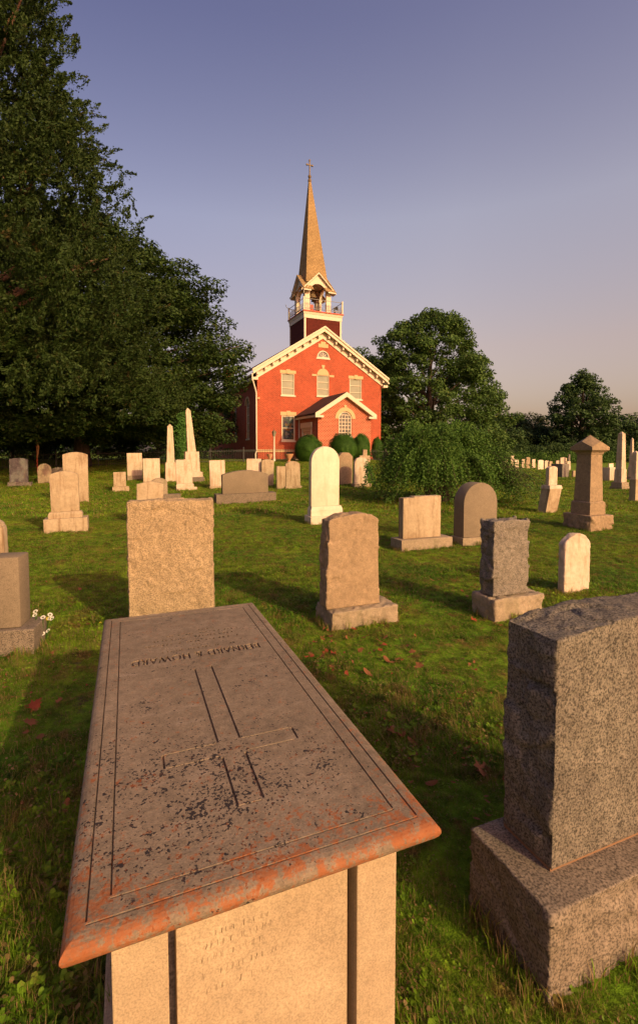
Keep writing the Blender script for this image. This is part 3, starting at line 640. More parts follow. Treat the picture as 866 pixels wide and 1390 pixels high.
headstone('small_tablet', 'short pale pedestal left of the stepped base obelisk on the right', 827, 653, 835, 636, 'flat', .1, .5, 'marble', bevel=.01, yaw=R(24))

# ------------------------------------------------------------ the church
TH = R(24); cu_ = Vector((math.cos(TH), math.sin(TH), 0)); cn_ = Vector((-cu_.y, cu_.x, 0))
DC = 42.0; CA = Vector(((350-CX)/F*DC, DC, 0)); CA.z = g(CA.x, CA.y); W = along(CA, TH, 516.5)
CO = CA+cu_*W/2; CO.z = CA.z; L = 21.0
church = thing('brick_church', CO, TH, 'red brick church with cream gabled eaves, entrance porch and tan spire', 'church')
def fp_(px, py, yl=0.0):
    """photo point on the plane y_local=yl of the church -> local (x,z)"""
    d = ray(px, py); C0 = Vector((0, 0, H)); P = CO+cn_*yl; t = (P-C0).dot(cn_)/d.dot(cn_); q = C0+d*t-CO; return q.dot(cu_), q.z
ZE = fp_(349, 509)[1]; ZP = fp_(438, 458)[1]           # wall eaves and wall peak
ZE = (ZE+fp_(516.5, 524)[1])/2
slope = (ZP-ZE)/(W/2)
mb = MB(); mb.prism([(-W/2, -.6), (W/2, -.6), (W/2, ZE), (0, ZP), (-W/2, ZE)], 0, L); wall = mb.build('wall', M['brick'], church)
wins = []   # (name, x0,x1,z0,z1, arched)
def frect(x0, x1, y0, y1):
    xm = (x0+x1)/2; ym = (y0+y1)/2; a = fp_(x0, ym)[0]; b2 = fp_(x1, ym)[0]; return a, b2, fp_(xm, y1)[1], fp_(xm, y0)[1]
UL = frect(382, 400, 507, 536.5); UM = frect(430.3, 446.6, 509.5, 537.5); UR = frect(474.4, 491, 514.5, 542); GL = frect(382.5, 400.5, 564, 598); FN = frect(430.3, 446.8, 476, 486)
BW = frect(389, 397, 611, 616)
cutm = MB()
for r_ in (UL, UM, UR, GL, BW): cutm.box(r_[0], r_[1], -.3, .16, r_[2], r_[3])
def arc(cx, cz, r, n=16, a0=0, a1=math.pi, rz=None): return [(cx+r*math.cos(a0+(a1-a0)*i/n), cz+(rz or r)*math.sin(a0+(a1-a0)*i/n)) for i in range(n+1)]
fr = (FN[1]-FN[0])/2; fc = (FN[0]+FN[1])/2
cutm.prism(arc(fc, FN[2], fr, rz=FN[3]-FN[2]), -.3, .16)
cut(wall, cutm)
SW = []   # tall arched windows of the left side wall, depth along the wall
for k in range(4): SW.append(3.1+k*4.6)
cutm = MB(); ZS0, ZS1 = 1.9, 5.6
for y in SW: cutm.box(-W/2-.3, -W/2+.16, y-.6, y+.6, ZS0, ZS1)
cut(wall, cutm)
def part(mb, name, mat, parent=church, **k): return mb.build(name, M[mat], parent, **k)
def window(parent, x0, x1, z0, z1, yf, gm, nx=1, nz=2, fw=.065, T=None, arched=False, rz=None):
    """frame, panes and sill in a recess whose wall face is at y=yf"""
    mb = MB(); w_ = x1-x0; zc = z1
    if arched:
        r = w_/2; out = [(x0, z0), (x1, z0)]+arc((x0+x1)/2, z1-r, r); inn = [(x0+fw, z0+fw), (x1-fw, z0+fw)]+arc((x0+x1)/2, z1-r, r-fw)
        n = len(out); vs = []; fs = []
        for y in (yf+.04, yf+.13):
            vs += [(x, y, z) for x, z in out]+[(x, y, z) for x, z in inn]
        for i in range(n):
            j = (i+1) % n; fs += [(i, j, n+j, n+i), (2*n+i, 3*n+i, 3*n+j, 2*n+j), (n+i, n+j, 3*n+j, 3*n+i), (i, 2*n+i, 2*n+j, j)]
        mb.add(vs, fs)
    else:
        y0, y1 = yf+.04, yf+.13
        mb.box(x0, x0+fw, y0, y1, z0, z1); mb.box(x1-fw, x1, y0, y1, z0, z1); mb.box(x0+fw, x1-fw, y0, y1, z0, z0+fw); mb.box(x0+fw, x1-fw, y0, y1, z1-fw, z1)
    for i in range(1, nx): xx = x0+w_*i/nx; mb.box(xx-.02, xx+.02, yf+.06, yf+.11, z0+fw, z1-fw-(.25 if arched else 0))
    for i in range(1, nz): zz = z0+(z1-z0)*i/nz; mb.box(x0+fw, x1-fw, yf+.055, yf+.115, zz-.025, zz+.025)
    f = part(mb, 'window', 'trim', parent)
    mb = MB()
    if arched: mb.prism([(x0+.02, z0+.02), (x1-.02, z0+.02)]+arc((x0+x1)/2, z1-w_/2, w_/2-.02), yf+.11, yf+.14)
    else: mb.box(x0+.02, x1-.02, yf+.11, yf+.14, z0+.02, z1-.02)
    part(mb, 'pane', gm, f)
    mb = MB(); mb.box(x0-.08, x1+.08, yf-.07, yf+.1, z0-.13, z0); part(mb, 'sill', 'trim', f, bevel=.01)
    return f
def lintel(f, x0, x1, z, h=.28, yf=0, over=.12, key=.09):
    mb = MB(); xm = (x0+x1)/2; mb.box(x0-over, xm-.15, yf-.03, yf+.05, z, z+h); mb.box(xm+.15, x1+over, yf-.03, yf+.05, z, z+h); mb.prism([(xm-.13, z-.02), (xm+.13, z-.02), (xm+.19, z+h+key), (xm-.19, z+h+key)], yf-.06, yf+.05); part(mb, 'lintel', 'limestone', f)
f = window(church, UL[0], UL[1], UL[2], UL[3], 0, 'frost', 1, 3); lintel(f, UL[0], UL[1], UL[3])
f = window(church, UR[0], UR[1], UR[2], UR[3], 0, 'frost', 1, 3); lintel(f, UR[0], UR[1], UR[3])
f = window(church, UM[0], UM[1], UM[2], UM[3], 0, 'frost', 1, 3)
r = (UM[1]-UM[0])/2; xm = (UM[0]+UM[1])/2
mb = MB(); mb.prism(arc(xm, UM[3], r), -.03, .05); mb.box(UM[0]-.5, UM[0]-.03, -.03, .05, UM[3]-.12, UM[3]+.06); mb.box(UM[1]+.03, UM[1]+.5, -.03, .05, UM[3]-.12, UM[3]+.06)
mb.prism([(xm-.1, UM[3]+r), (xm+.1, UM[3]+r), (xm+.17, UM[3]+r+.32), (xm-.17, UM[3]+r+.32)], -.06, .05); part(mb, 'arched_lintel', 'limestone', f)
f = window(church, GL[0], GL[1], GL[2], GL[3], 0, 'stained', 1, 2, fw=.1); lintel(f, GL[0], GL[1], GL[3], .32)
mb = MB(); mb.box(BW[0], BW[1], .08, .12, BW[2], BW[3]); part(mb, 'basement_vent', 'iron')
# lunette
mb = MB(); rz = FN[3]-FN[2]; out = arc(fc, FN[2], fr, rz=rz); inn = arc(fc, FN[2]+.07, fr-.1, rz=rz-.16); n = len(out); vs = []; fs = []
for y in (-.02, .10): vs += [(x, y, z) for x, z in out]+[(x, y, z) for x, z in inn]
for i in range(n):
    j = (i+1) % n; fs += [(i, j, n+j, n+i), (2*n+i, 3*n+i, 3*n+j, 2*n+j), (n+i, n+j, 3*n+j, 3*n+i), (i, 2*n+i, 2*n+j, j)]
mb.add(vs, fs)
for a in (.25, .5, .75):
    aa = math.pi*a; mb.prism([(fc-.025*math.sin(aa), FN[2]+.07+.025*math.cos(aa)), (fc+.025*math.sin(aa), FN[2]+.07-.025*math.cos(aa)), (fc+(fr-.08)*math.cos(aa)+.02*math.sin(aa), FN[2]+(rz-.08)*math.sin(aa)), (fc+(fr-.08)*math.cos(aa)-.02*math.sin(aa), FN[2]+(rz-.08)*math.sin(aa))], .03, .07)
f = part(mb, 'lunette_window', 'trim'); mb = MB(); mb.prism(arc(fc, FN[2]+.02, fr-.04, rz=rz-.04), .075, .10); part(mb, 'pane', 'glass', f)
mb = MB(); mb.box(FN[0]-.08, FN[1]+.08, -.06, .03, FN[2]-.12, FN[2]-.004); part(mb, 'sill', 'trim', f)
pl_ = frect(432, 445.3, 464, 472); mb = MB(); mb.box(pl_[0], pl_[1], -.04, .03, pl_[2], pl_[3]-.2); mb.box(pl_[0]+.25, pl_[1]-.25, -.04, .03, pl_[3]-.2, pl_[3]); part(mb, 'name_plaque', 'limestone')
zw = fp_(365, 612)[1]; mb = MB(); mb.box(-W/2-.05, W/2+.05, -.05, .02, zw-.1, zw+.12); mb.box(-W/2-.05, -W/2+.02, .02, L, zw-.1, zw+.12); part(mb, 'belt_course', 'limestone')
# side windows
for y in SW:
    T_ = Matrix.Translation((-W/2, y, 0)) @ Matrix.Rotation(-math.pi/2, 4, 'Z')
    f = window(church, -.5, .5, ZS0, ZS1-.1, 0, 'glass', 2, 5, arched=True)
    hoods = MB(); hoods.prism([(x, z) for x, z in arc(0, ZS1-.6, .78)]+[(x, z) for x, z in reversed(arc(0, ZS1-.6, .6))], -.05, .16); part(hoods, 'hood', 'limestone', f)
    fill = MB(); fill.prism([(.6, ZS1-.6), (.6, ZS1+.02), (-.6, ZS1+.02), (-.6, ZS1-.6)]+list(reversed(arc(0, ZS1-.6, .58))), .03, .14); part(fill, 'arch_infill', 'brick', f)
    f.location = (-W/2, y, 0); f.rotation_euler = (0, 0, -math.pi/2)
# main roof and raked cornice
OV = .55; RK = .42; an = math.atan(slope); ca, sa = math.cos(an), math.sin(an)
def rake(s, y0, y1, t0, t1, ext, x_in=0):
    """board following the roof slope on side s: offset t0..t1 above the wall slope"""
    xe = W/2+ext; z0 = ZE-ext*slope
    pts = [(s*x_in, ZP-x_in*slope+t0), (s*x_in, ZP-x_in*slope+t1), (s*xe, z0+t1), (s*xe, z0+t0)]
    return pts if s < 0 else pts[::-1], y0, y1
for nm, y0, y1, t0, t1, ext in (('cornice_fascia', -.50, -.42, .44, .78, .50), ('cornice_soffit', -.42, .0, .50, .58, .48), ('frieze_board', -.07, .0, -.12, .50, .10)):
    mb = MB()
    for s in (-1, 1): p_, a, b_ = rake(s, y0, y1, t0, t1, ext); mb.prism(p_, a, b_)
    part(mb, nm, 'trim')
for s in (-1, 1):
    for k in range(9):
        x = .5+k*(W/2-.3)/8.2; z = ZP-x*slope+.12
        mb = MB(); mb.box(-.075, .075, -.37, -.07, .06, .39, Matrix.Translation((s*x, 0, z))); part(mb, 'bracket', 'trim')
mb = MB()
for s in (-1, 1): p_, a, b_ = rake(s, -.55, L+.4, .78, .88, .54); mb.prism(p_, a, b_)
roof = part(mb, 'roof', 'slate')
mb = MB()
for s in (-1, 1):
    p_, a, b_ = rake(s, -.58, -.50, .74, .91, .56); mb.prism(p_, a, b_)
part(mb, 'rake_moulding', 'trim')
for s in (-1, 1):
    mb = MB(); a, b_ = sorted((s*(W/2+.02), s*(W/2+.50))); mb.box(a, b_, -.4, L, ZE-.32, ZE-.10); part(mb, 'eave_box', 'trim')
    mb = MB(); mb.tube([(s*(W/2+.56), -.5, ZE+.1), (s*(W/2+.56), L, ZE+.1)], .08); part(mb, 'gutter', 'white_metal')
mb = MB(); x = -W/2-.1; mb.tube([(x-.46, -.4, ZE+.05), (x-.43, -.36, ZE-.3), (x-.1, -.12, ZE-1.1), (x-.02, -.1, ZE-1.4), (x-.02, -.1, zw), (x-.12, -.1, zw-.3), (x-.12, -.1, .05)], .07); part(mb, 'downspout', 'white_metal')
mb = MB(); mb.box(-W/2-.0, -W/2+.18, -.16, -.02, 5.25, 5.4); part(mb, 'wall_lamp', 'limestone')
mb = MB(); mb.box(-W/2+.15, -W/2+1.15, 12.6, 13.5, ZE, ZE+2.6); mb.box(-W/2+.08, -W/2+1.22, 12.53, 13.57, ZE+2.6, ZE+2.8); part(mb, 'chimney', 'brick', roof)

# porch
PD = 4.3; xl = fp_(431.5, 600, -PD)[0]; xr = fp_(503.5, 600, -PD)[0]; PW = xr-xl; pc = (xl+xr)/2
pze = fp_(431.5, 561, -PD)[1]; pzp = fp_(468, 536.5, -PD)[1]; psl = (pzp-pze)/(PW/2)
porch = MB(); porch.prism([(xl, -.6), (xr, -.6), (xr, pze), (pc, pzp), (xl, pze)], -PD, -.003); porch = part(porch, 'porch', 'brick_porch')
aw = [fp_(459.8, 580, -PD)[0], fp_(477.3, 580, -PD)[0], fp_(468, 592, -PD)[1], fp_(468, 558.5, -PD)[1]]
cutm = MB(); cutm.box(aw[0], aw[1], -PD-.3, -PD+.15, aw[2], aw[3]-(aw[1]-aw[0])/2+.001); r = (aw[1]-aw[0])/2; xm = (aw[0]+aw[1])/2
cutm2 = MB(); cutm2.prism([(aw[0], aw[2]), (aw[1], aw[2])]+arc(xm, aw[3]-r, r)[1:-1], -PD-.3, -PD+.15)
cut(porch, cutm2)
# door on the left side of the porch
dy0 = -PD+1.35; dy1 = -PD+3.35; dz1 = fp_(412, 577, -PD+2)[1]*0+2.75
cutm = MB(); cutm.box(xl-.3, xl+.2, dy0, dy1, -.1, dz1); cut(porch, cutm)
f = window(porch, aw[0], aw[1], aw[2], aw[3], -PD, 'glass', 4, 7, fw=.08, arched=True)
mb = MB(); mb.prism(arc(xm, aw[3]-r, r+.34)+list(reversed(arc(xm, aw[3]-r, r+.02))), -PD-.04, -PD+.03); mb.box(xm-.12, xm+.12, -PD-.06, -PD+.03, aw[3]+.3, aw[3]+.52); part(mb, 'arch_surround', 'limestone', f)
mb = MB(); mb.box(xm-.32, xm-.02, -PD+.16, -PD+.2, aw[2]+.2, aw[2]+1.3); 
mb = MB(); dm = (dy0+dy1)/2
for a, b_ in ((dy0+.07, dm-.01), (dm+.01, dy1-.07)):
    mb2 = MB(); mb2.box(xl+.09, xl+.14, a, b_, 0, dz1-.3); mb2.box(xl+.07, xl+.092, a+.12, b_-.12, 1.5, 2.2); mb2.box(xl+.07, xl+.092, a+.12, b_-.12, .2, 1.25); d_ = part(mb2, 'door', 'trim', porch)
    mb2 = MB(); mb2.tube([(xl+.05+.02*math.cos(q), (a+b_)/2+.22*math.cos(q), 1.85+.22*math.sin(q)) for q in np.linspace(0, 6.28, 17)], .06); part(mb2, 'wreath', 'box_leaf', d_)
mb = MB(); mb.box(xl-.06, xl+.12, dy0-.1, dy0+.07, 0, dz1); mb.box(xl-.06, xl+.12, dy1-.07, dy1+.1, 0, dz1); mb.box(xl-.12, xl+.12, dy0-.2, dy1+.2, dz1, dz1+.45); mb.box(xl-.02, xl+.12, dy0+.07, dy1-.07, dz1-.28, dz1); part(mb, 'door_frame', 'trim', porch)
mb = MB()
for s in (-1, 1):
    e_ = .35; pts = [(pc, pzp+.12), (pc, pzp+.26), (pc+s*(PW/2+e_), pze-e_*psl+.26), (pc+s*(PW/2+e_), pze-e_*psl+.12)]; mb.prism(pts if s < 0 else pts[::-1], -PD-.3, -.01)
part(mb, 'porch_roof', 'slate', porch)
mb = MB()
for s in (-1, 1):
    e_ = .36; pts = [(pc, pzp-.14), (pc, pzp+.24), (pc+s*(PW/2+e_), pze-e_*psl+.24), (pc+s*(PW/2+e_), pze-e_*psl-.14)]; mb.prism(pts if s < 0 else pts[::-1], -PD-.34, -PD-.305)
    pts = [(pc, pzp-.16), (pc, pzp+.10), (pc+s*(PW/2), pze+.10), (pc+s*(PW/2), pze-.16)]; mb.prism(pts if s < 0 else pts[::-1], -PD-.30, -PD-.003)
    a, b_ = sorted((pc+s*(PW/2-.38), pc+s*(PW/2+.34))); mb.box(a, b_, -PD-.33, -PD-.004, pze-.34, pze-.162)
    a, b_ = sorted((pc+s*(PW/2+.003), pc+s*(PW/2+.3))); mb.box(a, b_, -PD-.0, -.02, pze-.3, pze-.12)
part(mb, 'porch_trim', 'trim', porch)
mb = MB(); mb.tube([(xl-.08, -.35, pze-.2), (xl-.08, -.35, .1)], .05); part(mb, 'downspout', 'white_metal', porch)
mb = MB(); mb.box(xl-1.6, xl-.02, dy0-.4, dy1+.4, -.2, .12); mb.box(xl-1.2, xl-.02, dy0-.2, dy1+.2, .12, .26); part(mb, 'step', 'concrete', porch)

# tower: a child group of the church
ty0 = .25; tl = fp_(413.3, 450, ty0)[0]; tr_ = fp_(463, 450, ty0)[0]; TWd = tr_-tl; tc = (tl+tr_)/2; tcy = ty0+TWd/2
def tz(py, yl=ty0, px=438): return fp_(px, py, yl)[1]
zt1 = tz(424.5); hwt = TWd/2
mb = MB(); mb.box(tl, tr_, ty0, ty0+TWd, ZE+1, zt1-.5); tower = part(mb, 'tower', 'siding')
for sx_ in (-1, 1):
    for sy_ in (-1, 1):
        mb = MB(); mb.box(tc+sx_*hwt-.17*(1+0)+(.14 if sx_ < 0 else .03), tc+sx_*hwt+.17-(.14 if sx_ > 0 else .03), tcy+sy_*hwt-.17+(.14 if sy_ < 0 else .03), tcy+sy_*hwt+.17-(.14 if sy_ > 0 else .03), ZE+1, zt1-.5); part(mb, 'corner_board', 'trim', tower)
mb = MB(); mb.taper(hwt+.06, hwt+.06, zt1-.62, hwt+.06, hwt+.06, zt1-.28, (tc, tcy), (tc, tcy)); mb.taper(hwt+.08, hwt+.08, zt1-.28, hwt+.14, hwt+.14, zt1-.06, (tc, tcy), (tc, tcy)); part(mb, 'tower_cornice', 'trim', tower)
mb = MB(); mb.taper(hwt+.20, hwt+.20, zt1-.06, hwt+.18, hwt+.18, zt1+.04, (tc, tcy), (tc, tcy)); part(mb, 'deck_edge', 'redpaint', tower)
# small pediment on the front of the tower is the church gable itself; railing
mb = MB(); rr = hwt+.08
for sx_ in (-1, 1):
    for sy_ in (-1, 1): mb.box(tc+sx_*rr-.06, tc+sx_*rr+.06, tcy+sy_*rr-.06, tcy+sy_*rr+.06, zt1+.04, zt1+1.2)
part(mb, 'railing_post', 'trim', tower)
mb = MB()
for s in (-1, 1):
    for zz in (.22, 1.08): mb.box(tc-rr+.061, tc+rr-.061, tcy+s*rr-.02, tcy+s*rr+.02, zt1+zz-.02, zt1+zz+.02); mb.box(tc+s*rr-.02, tc+s*rr+.02, tcy-rr+.061, tcy+rr-.061, zt1+zz-.02, zt1+zz+.02)
nb_ = 26
for k in range(1, nb_):
    q = -rr+2*rr*k/nb_
    for s in (-1, 1): mb.box(tc+q-.013, tc+q+.013, tcy+s*rr-.013, tcy+s*rr+.013, zt1+.24, zt1+.72); mb.box(tc+s*rr-.013, tc+s*rr+.013, tcy+q-.013, tcy+q+.013, zt1+.24, zt1+.72)
part(mb, 'railing', 'ironrail', tower)
# belfry
tx = tc-.26
bw = 1.30; zb0 = zt1+.05; ze = tz(393, tcy-bw); zpk = tz(373, tcy-bw, 432)
mb = MB(); ar = .84; acz = tz(385.5, tcy-bw, 432)-ar
for k in range(4):
    M_ = Matrix.Translation((tx, tcy, 0)) @ Matrix.Rotation(k*math.pi/2, 4, 'Z')
    pts = [(-bw, zb0), (-ar, zb0)]+list(reversed(arc(0, acz, ar)))[1:-1]+[(ar, zb0), (bw, zb0), (bw, ze), (0, zpk), (-bw, ze)]
    m2 = MB(); m2.prism([(x*(.999), z) for x, z in pts], -bw, -bw+.22, M_); belf = part(m2, 'belfry_arch', 'trim', tower)
    m2 = MB(); m2.box(-bw-.04, -ar+.03, -bw-.05, -bw+.27, acz-.06, acz+.09, M_); m2.box(ar-.03, bw+.04, -bw-.05, -bw+.27, acz-.06, acz+.09, M_)
    m2.box(-bw-.03, -ar+.02, -bw-.04, -bw+.25, zb0+.001, zb0+.3, M_); m2.box(ar-.02, bw+.03, -bw-.04, -bw+.25, zb0+.001, zb0+.3, M_); part(m2, 'column_moulding', 'trim', belf)
    m2 = MB(); gs = (zpk-ze)/bw
    for s in (-1, 1):
        e_ = .42; pts = [(0, zpk+.02), (0, zpk+.16), (s*(bw+e_), ze-e_*gs+.16), (s*(bw+e_), ze-e_*gs+.02)]; m2.prism(pts if s < 0 else pts[::-1], -bw-.26+(.001*k), -bw+.45, M_)
    part(m2, 'gable_roof', 'trim', tower)
    m2 = MB()
    for s in (-1, 1):
        e_ = .44; pts = [(0, zpk+.165), (0, zpk+.20), (s*(bw+e_), ze-e_*gs+.20), (s*(bw+e_), ze-e_*gs+.165)]; m2.prism(pts if s < 0 else pts[::-1], -bw-.29, -.6, M_)
    part(m2, 'gable_shingles', 'shingle', tower)
mb = MB(); mb.taper(bw-.26, bw-.26, ze+.56, bw-.4, bw-.4, ze+.70, (tx, tcy), (tx, tcy)); part(mb, 'belfry_ceiling', 'trim', tower)
# spire, a touch out of plumb
zsb = ze+.62; ztp = tz(247, tcy, 421); lx = tx-.28; hs = .96
mb = MB(); n = 10
for i in range(n):
    a, b_ = i/n, (i+1)/n
    k0 = 1.10*(1-a)+.10*a; k1 = 1.10*(1-b_)+.10*b_
    mb.taper(k0, k0, zsb+(ztp-zsb)*a, k1, k1, zsb+(ztp-zsb)*b_, (tx+(lx-tx)*a, tcy), (tx+(lx-tx)*b_, tcy))
spire = part(mb, 'spire', 'shingle', tower)
mb = MB(); mb.lathe([(.13, ztp-.05), (.17, ztp+.05), (.15, ztp+.2), (.08, ztp+.3), (.15, ztp+.42), (.15, ztp+.52), (.05, ztp+.66), (.045, ztp+.7)], 14, (lx, tcy)); part(mb, 'finial', 'bronze', tower)
zc_ = tz(218, tcy, 421); zb_ = ztp+.68; h_ = zc_-zb_; t_ = .045
mb = MB(); mb.box(lx-t_, lx+t_, tcy-t_, tcy+t_, zb_, zc_); zz = zb_+h_*.66; mb.box(lx-.24, lx+.24, tcy-t_+.002, tcy+t_-.002, zz-t_, zz+t_)
for px_, pz_ in ((lx-.27, zz), (lx+.27, zz), (lx, zc_)): mb.box(px_-.065, px_+.065, tcy-.065, tcy+.065, pz_-.065, pz_+.065)
part(mb, 'spire_cross', 'bronze', tower)
# bell and its frame, horns and lamp on the deck
zbell = acz+.05; mb = MB(); mb.lathe([(.42, zbell-.15), (.36, zbell-.02), (.27, zbell+.2), (.22, zbell+.45), (.1, zbell+.56), (.02, zbell+.6)], 20, (tx, tcy)); part(mb, 'bell', 'bronze', tower)
mb = MB()
for s in (-1, 1):
    mb.tube([(tx+s*.75, tcy, zb0), (tx+s*.42, tcy, zbell+.55)], .05); mb.tube([(tx+s*.25, tcy-.3, zb0), (tx+s*.42, tcy, zbell+.55)], .045); mb.tube([(tx+s*.25, tcy+.4, zb0), (tx+s*.42, tcy, zbell+.55)], .045)
mb.tube([(tx-.5, tcy, zbell+.6), (tx+.5, tcy, zbell+.6)], .05); mb.tube([(tx-.5+0, tcy+.5*math.cos(a), zbell+.5*math.sin(a)) for a in np.linspace(0, 6.28, 19)], .025); part(mb, 'bell_frame', 'wood', tower)
mb = MB(); mb.box(tx-.62, tx-.28, tcy-bw+.4, tcy-bw+.75, zb0, zb0+.85); part(mb, 'equipment_box', 'redpaint', tower)
mb = MB()
for px_, py_, ang in ((tx+1.45, tcy-1.7, .6), (tx+1.6, tcy-1.55, -.2)):
    d_ = Vector((math.cos(ang), -.5, .1)).normalized(); p0 = Vector((px_, py_, zt1+.55)); mb.tube([p0, p0+d_*.12, p0+d_*.3], [.05, .07, .17], 12); mb.tube([(px_, py_, zt1+.04), p0], .03)
part(mb, 'horn_speaker', 'iron', tower)
mb = MB()
for k, (ex_, zz0) in enumerate(((1.3, .25), (.8, 1.6))):
    mb.tube([(tc-rr-.0, tcy-.6, zt1+zz0), (tc-rr-ex_*.5, tcy-.8, zt1+zz0-.12), (tc-rr-ex_, tcy-1.0, zt1+zz0+.05), (tc-rr-ex_-.12, tcy-1.05, zt1+zz0+.3)], .022)
part(mb, 'floodlight_bracket', 'ironrail', tower)
mb = MB(); mb.tube([(tx-1.0, tcy-1.45, ze+.1), (tx-1.55, tcy-1.7, ze-.4), (tx-1.6, tcy-1.75, ze-.7)], .02); part(mb, 'cable', 'white_metal', tower)

# fence, lamp, planters and mulch bed before the church
def loc2w(x, y, z=None): p = CO+cu_*x+cn_*y; p.z = g(p.x, p.y) if z is None else z; return p
def iron_fence(label, x0, x1, y, hgt=.95):
    o = thing('iron_fence', loc2w(x0, y), TH, label, 'fence'); n = int((x1-x0)/2.4)
    def zz(x): return loc2w(x0+x, y).z-o.location.z
    for k in range(n+1):
        x = (x1-x0)*k/n; mb = MB(); mb.box(x-.03, x+.03, -.03, .03, zz(x)-.1, zz(x)+hgt+.1); mb.taper(.045, .045, zz(x)+hgt+.1, .0, .0, zz(x)+hgt+.19, (x, 0), (x, 0)); mb.build('post', M['iron'], o)
    mb = MB()
    for k in range(n):
        xa, xb = (x1-x0)*k/n, (x1-x0)*(k+1)/n
        for h_ in (.15, hgt-.1): mb.tube([(xa, 0, zz(xa)+h_), (xb, 0, zz(xb)+h_)], .02, 4)
    mb.build('rail', M['iron'], o)
    mb = MB(); x = 0
    while x < x1-x0: z = zz(x); mb.box(x-.009, x+.009, -.009, .009, z+.05, z+hgt); x += .13
    tag(mb.build('pickets', M['iron'], o), kind='stuff'); return o
iron_fence('low black iron picket fence running past the church front to under the big trees', -26, 5.5, -5.9)
lp = column(372.3, 36.3); lamp = thing('lamp_post', lp, TH, 'white lamp post with a small lantern before the church front', 'lamp post')
hL = zat(lp, 583)-lp.z
mb = MB(); mb.lathe([(.10, -.05), (.10, .18), (.06, .24), (.055, hL-.62), (.08, hL-.58), (.03, hL-.52)], 14); mb.build('post', M['white_metal'], lamp, smooth=.7)
mb = MB(); mb.lathe([(.10, hL-.52), (.17, hL-.22), (.02, hL-.20)], 6); lg = mb.build('lantern', M['frost'], lamp)
mb = MB(); mb.lathe([(.20, hL-.22), (.12, hL-.10), (.03, hL-.06), (.03, hL), (.0, hL+.02)], 6); mb.build('cap', M['bronze'], lg)
for k, (px, lb) in enumerate(((392.5, 'terracotta urn planter before the basement vent of the church'), (366.5, 'low urn planter left of the lamp post by the fence'))):
    P = column(px, 35.4); o = thing('planter_urn', P, 0, lb, 'planter'); s = .9 if k == 0 else .6
    mb = MB(); mb.lathe([(.22*s, 0), (.24*s, .06), (.1*s, .12), (.12*s, .22), (.34*s, .5), (.38*s, .62), (.33*s, .62), (.3*s, .55)], 16); mb.build('urn', M['terracotta'], o, smooth=.8)

# ------------------------------------------------------------ foliage tools
def leaf_mesh(P, Dn_, size, aspect=.6, jitter=.35, seed=0, fold=False):
    """P (n,3) centres, Dn_ (n,3) facing normals -> quads"""
    r = np.random.default_rng(seed); n = len(P)
    nn = Dn_+r.normal(0, jitter, (n, 3)); nn /= np.linalg.norm(nn, axis=1, keepdims=True)+1e-9
    a = np.cross(nn, r.normal(0, 1, (n, 3))); a /= np.linalg.norm(a, axis=1, keepdims=True)+1e-9; b = np.cross(nn, a)
    s = (size*r.uniform(.6, 1.35, n))[:, None]; w_ = s*aspect
    v = np.stack([P-a*s*.5, P+b*w_*.5-a*s*.05, P+a*s*.5, P-b*w_*.5-a*s*.05], 1).reshape(-1, 3)
    return v
def quads(name, v, mat, parent=None):
    me = bpy.data.meshes.new(name); n = len(v)//4
    me.vertices.add(len(v)); me.vertices.foreach_set('co', v.astype(np.float32).ravel())
    me.loops.add(len(v)); me.loops.foreach_set('vertex_index', np.arange(len(v), dtype=np.int32))
    me.polygons.add(n); me.polygons.foreach_set('loop_start', np.arange(0, len(v), 4, dtype=np.int32)); me.polygons.foreach_set('loop_total', np.full(n, 4, dtype=np.int32))
    me.update(calc_edges=True); me.materials.append(mat)
    o = bpy.data.objects.new(name, me); sc.collection.objects.link(o); o.parent = parent; return o
def clumps(C_, rad, per, size, seed, flat=.55, up=.8, aspect=.6, jitter=.45):
    """C_ (m,3) clump centres; domed sprays of leaves"""
    r = np.random.default_rng(seed); m = len(C_); rad = np.broadcast_to(rad, (m,)); idx = np.repeat(np.arange(m), per)
    d = r.normal(0, 1, (len(idx), 3)); d /= np.linalg.norm(d, axis=1, keepdims=True); rr = r.uniform(.35, 1, len(idx))**.6
    off = d*rr[:, None]*rad[idx][:, None]; off[:, 2] *= flat
    P = C_[idx]+off; Nn = d*.6; Nn[:, 2] = np.abs(Nn[:, 2])*.5+up
    return leaf_mesh(P, Nn, size, aspect, jitter, seed+1)
def envelope(n, prof, seed, lobes=7, lob=.18, shell=.35, hgt=1.0):
    """clump centres through a crown: prof(t)=radius at height fraction t; uneven lobed outline"""
    r = np.random.default_rng(seed); t = r.uniform(0, 1, n*3); R_ = prof(t); keep = r.uniform(0, R_.max(), n*3) < R_+.05*R_.max(); t = t[keep][:n]; R_ = R_[keep][:n]
    a = r.uniform(0, 2*np.pi, len(t)); q = np.stack([np.cos(a)*2.2, np.sin(a)*2.2, t*hgt*.45], 1)
    k = 1+lob*fbm(q*1.1+seed, seed, 3)*1.3
    rr = R_*k*(1-shell*r.uniform(0, 1, len(t))**1.6)
    return np.stack([rr*np.cos(a), rr*np.sin(a), t*hgt], 1), a, t
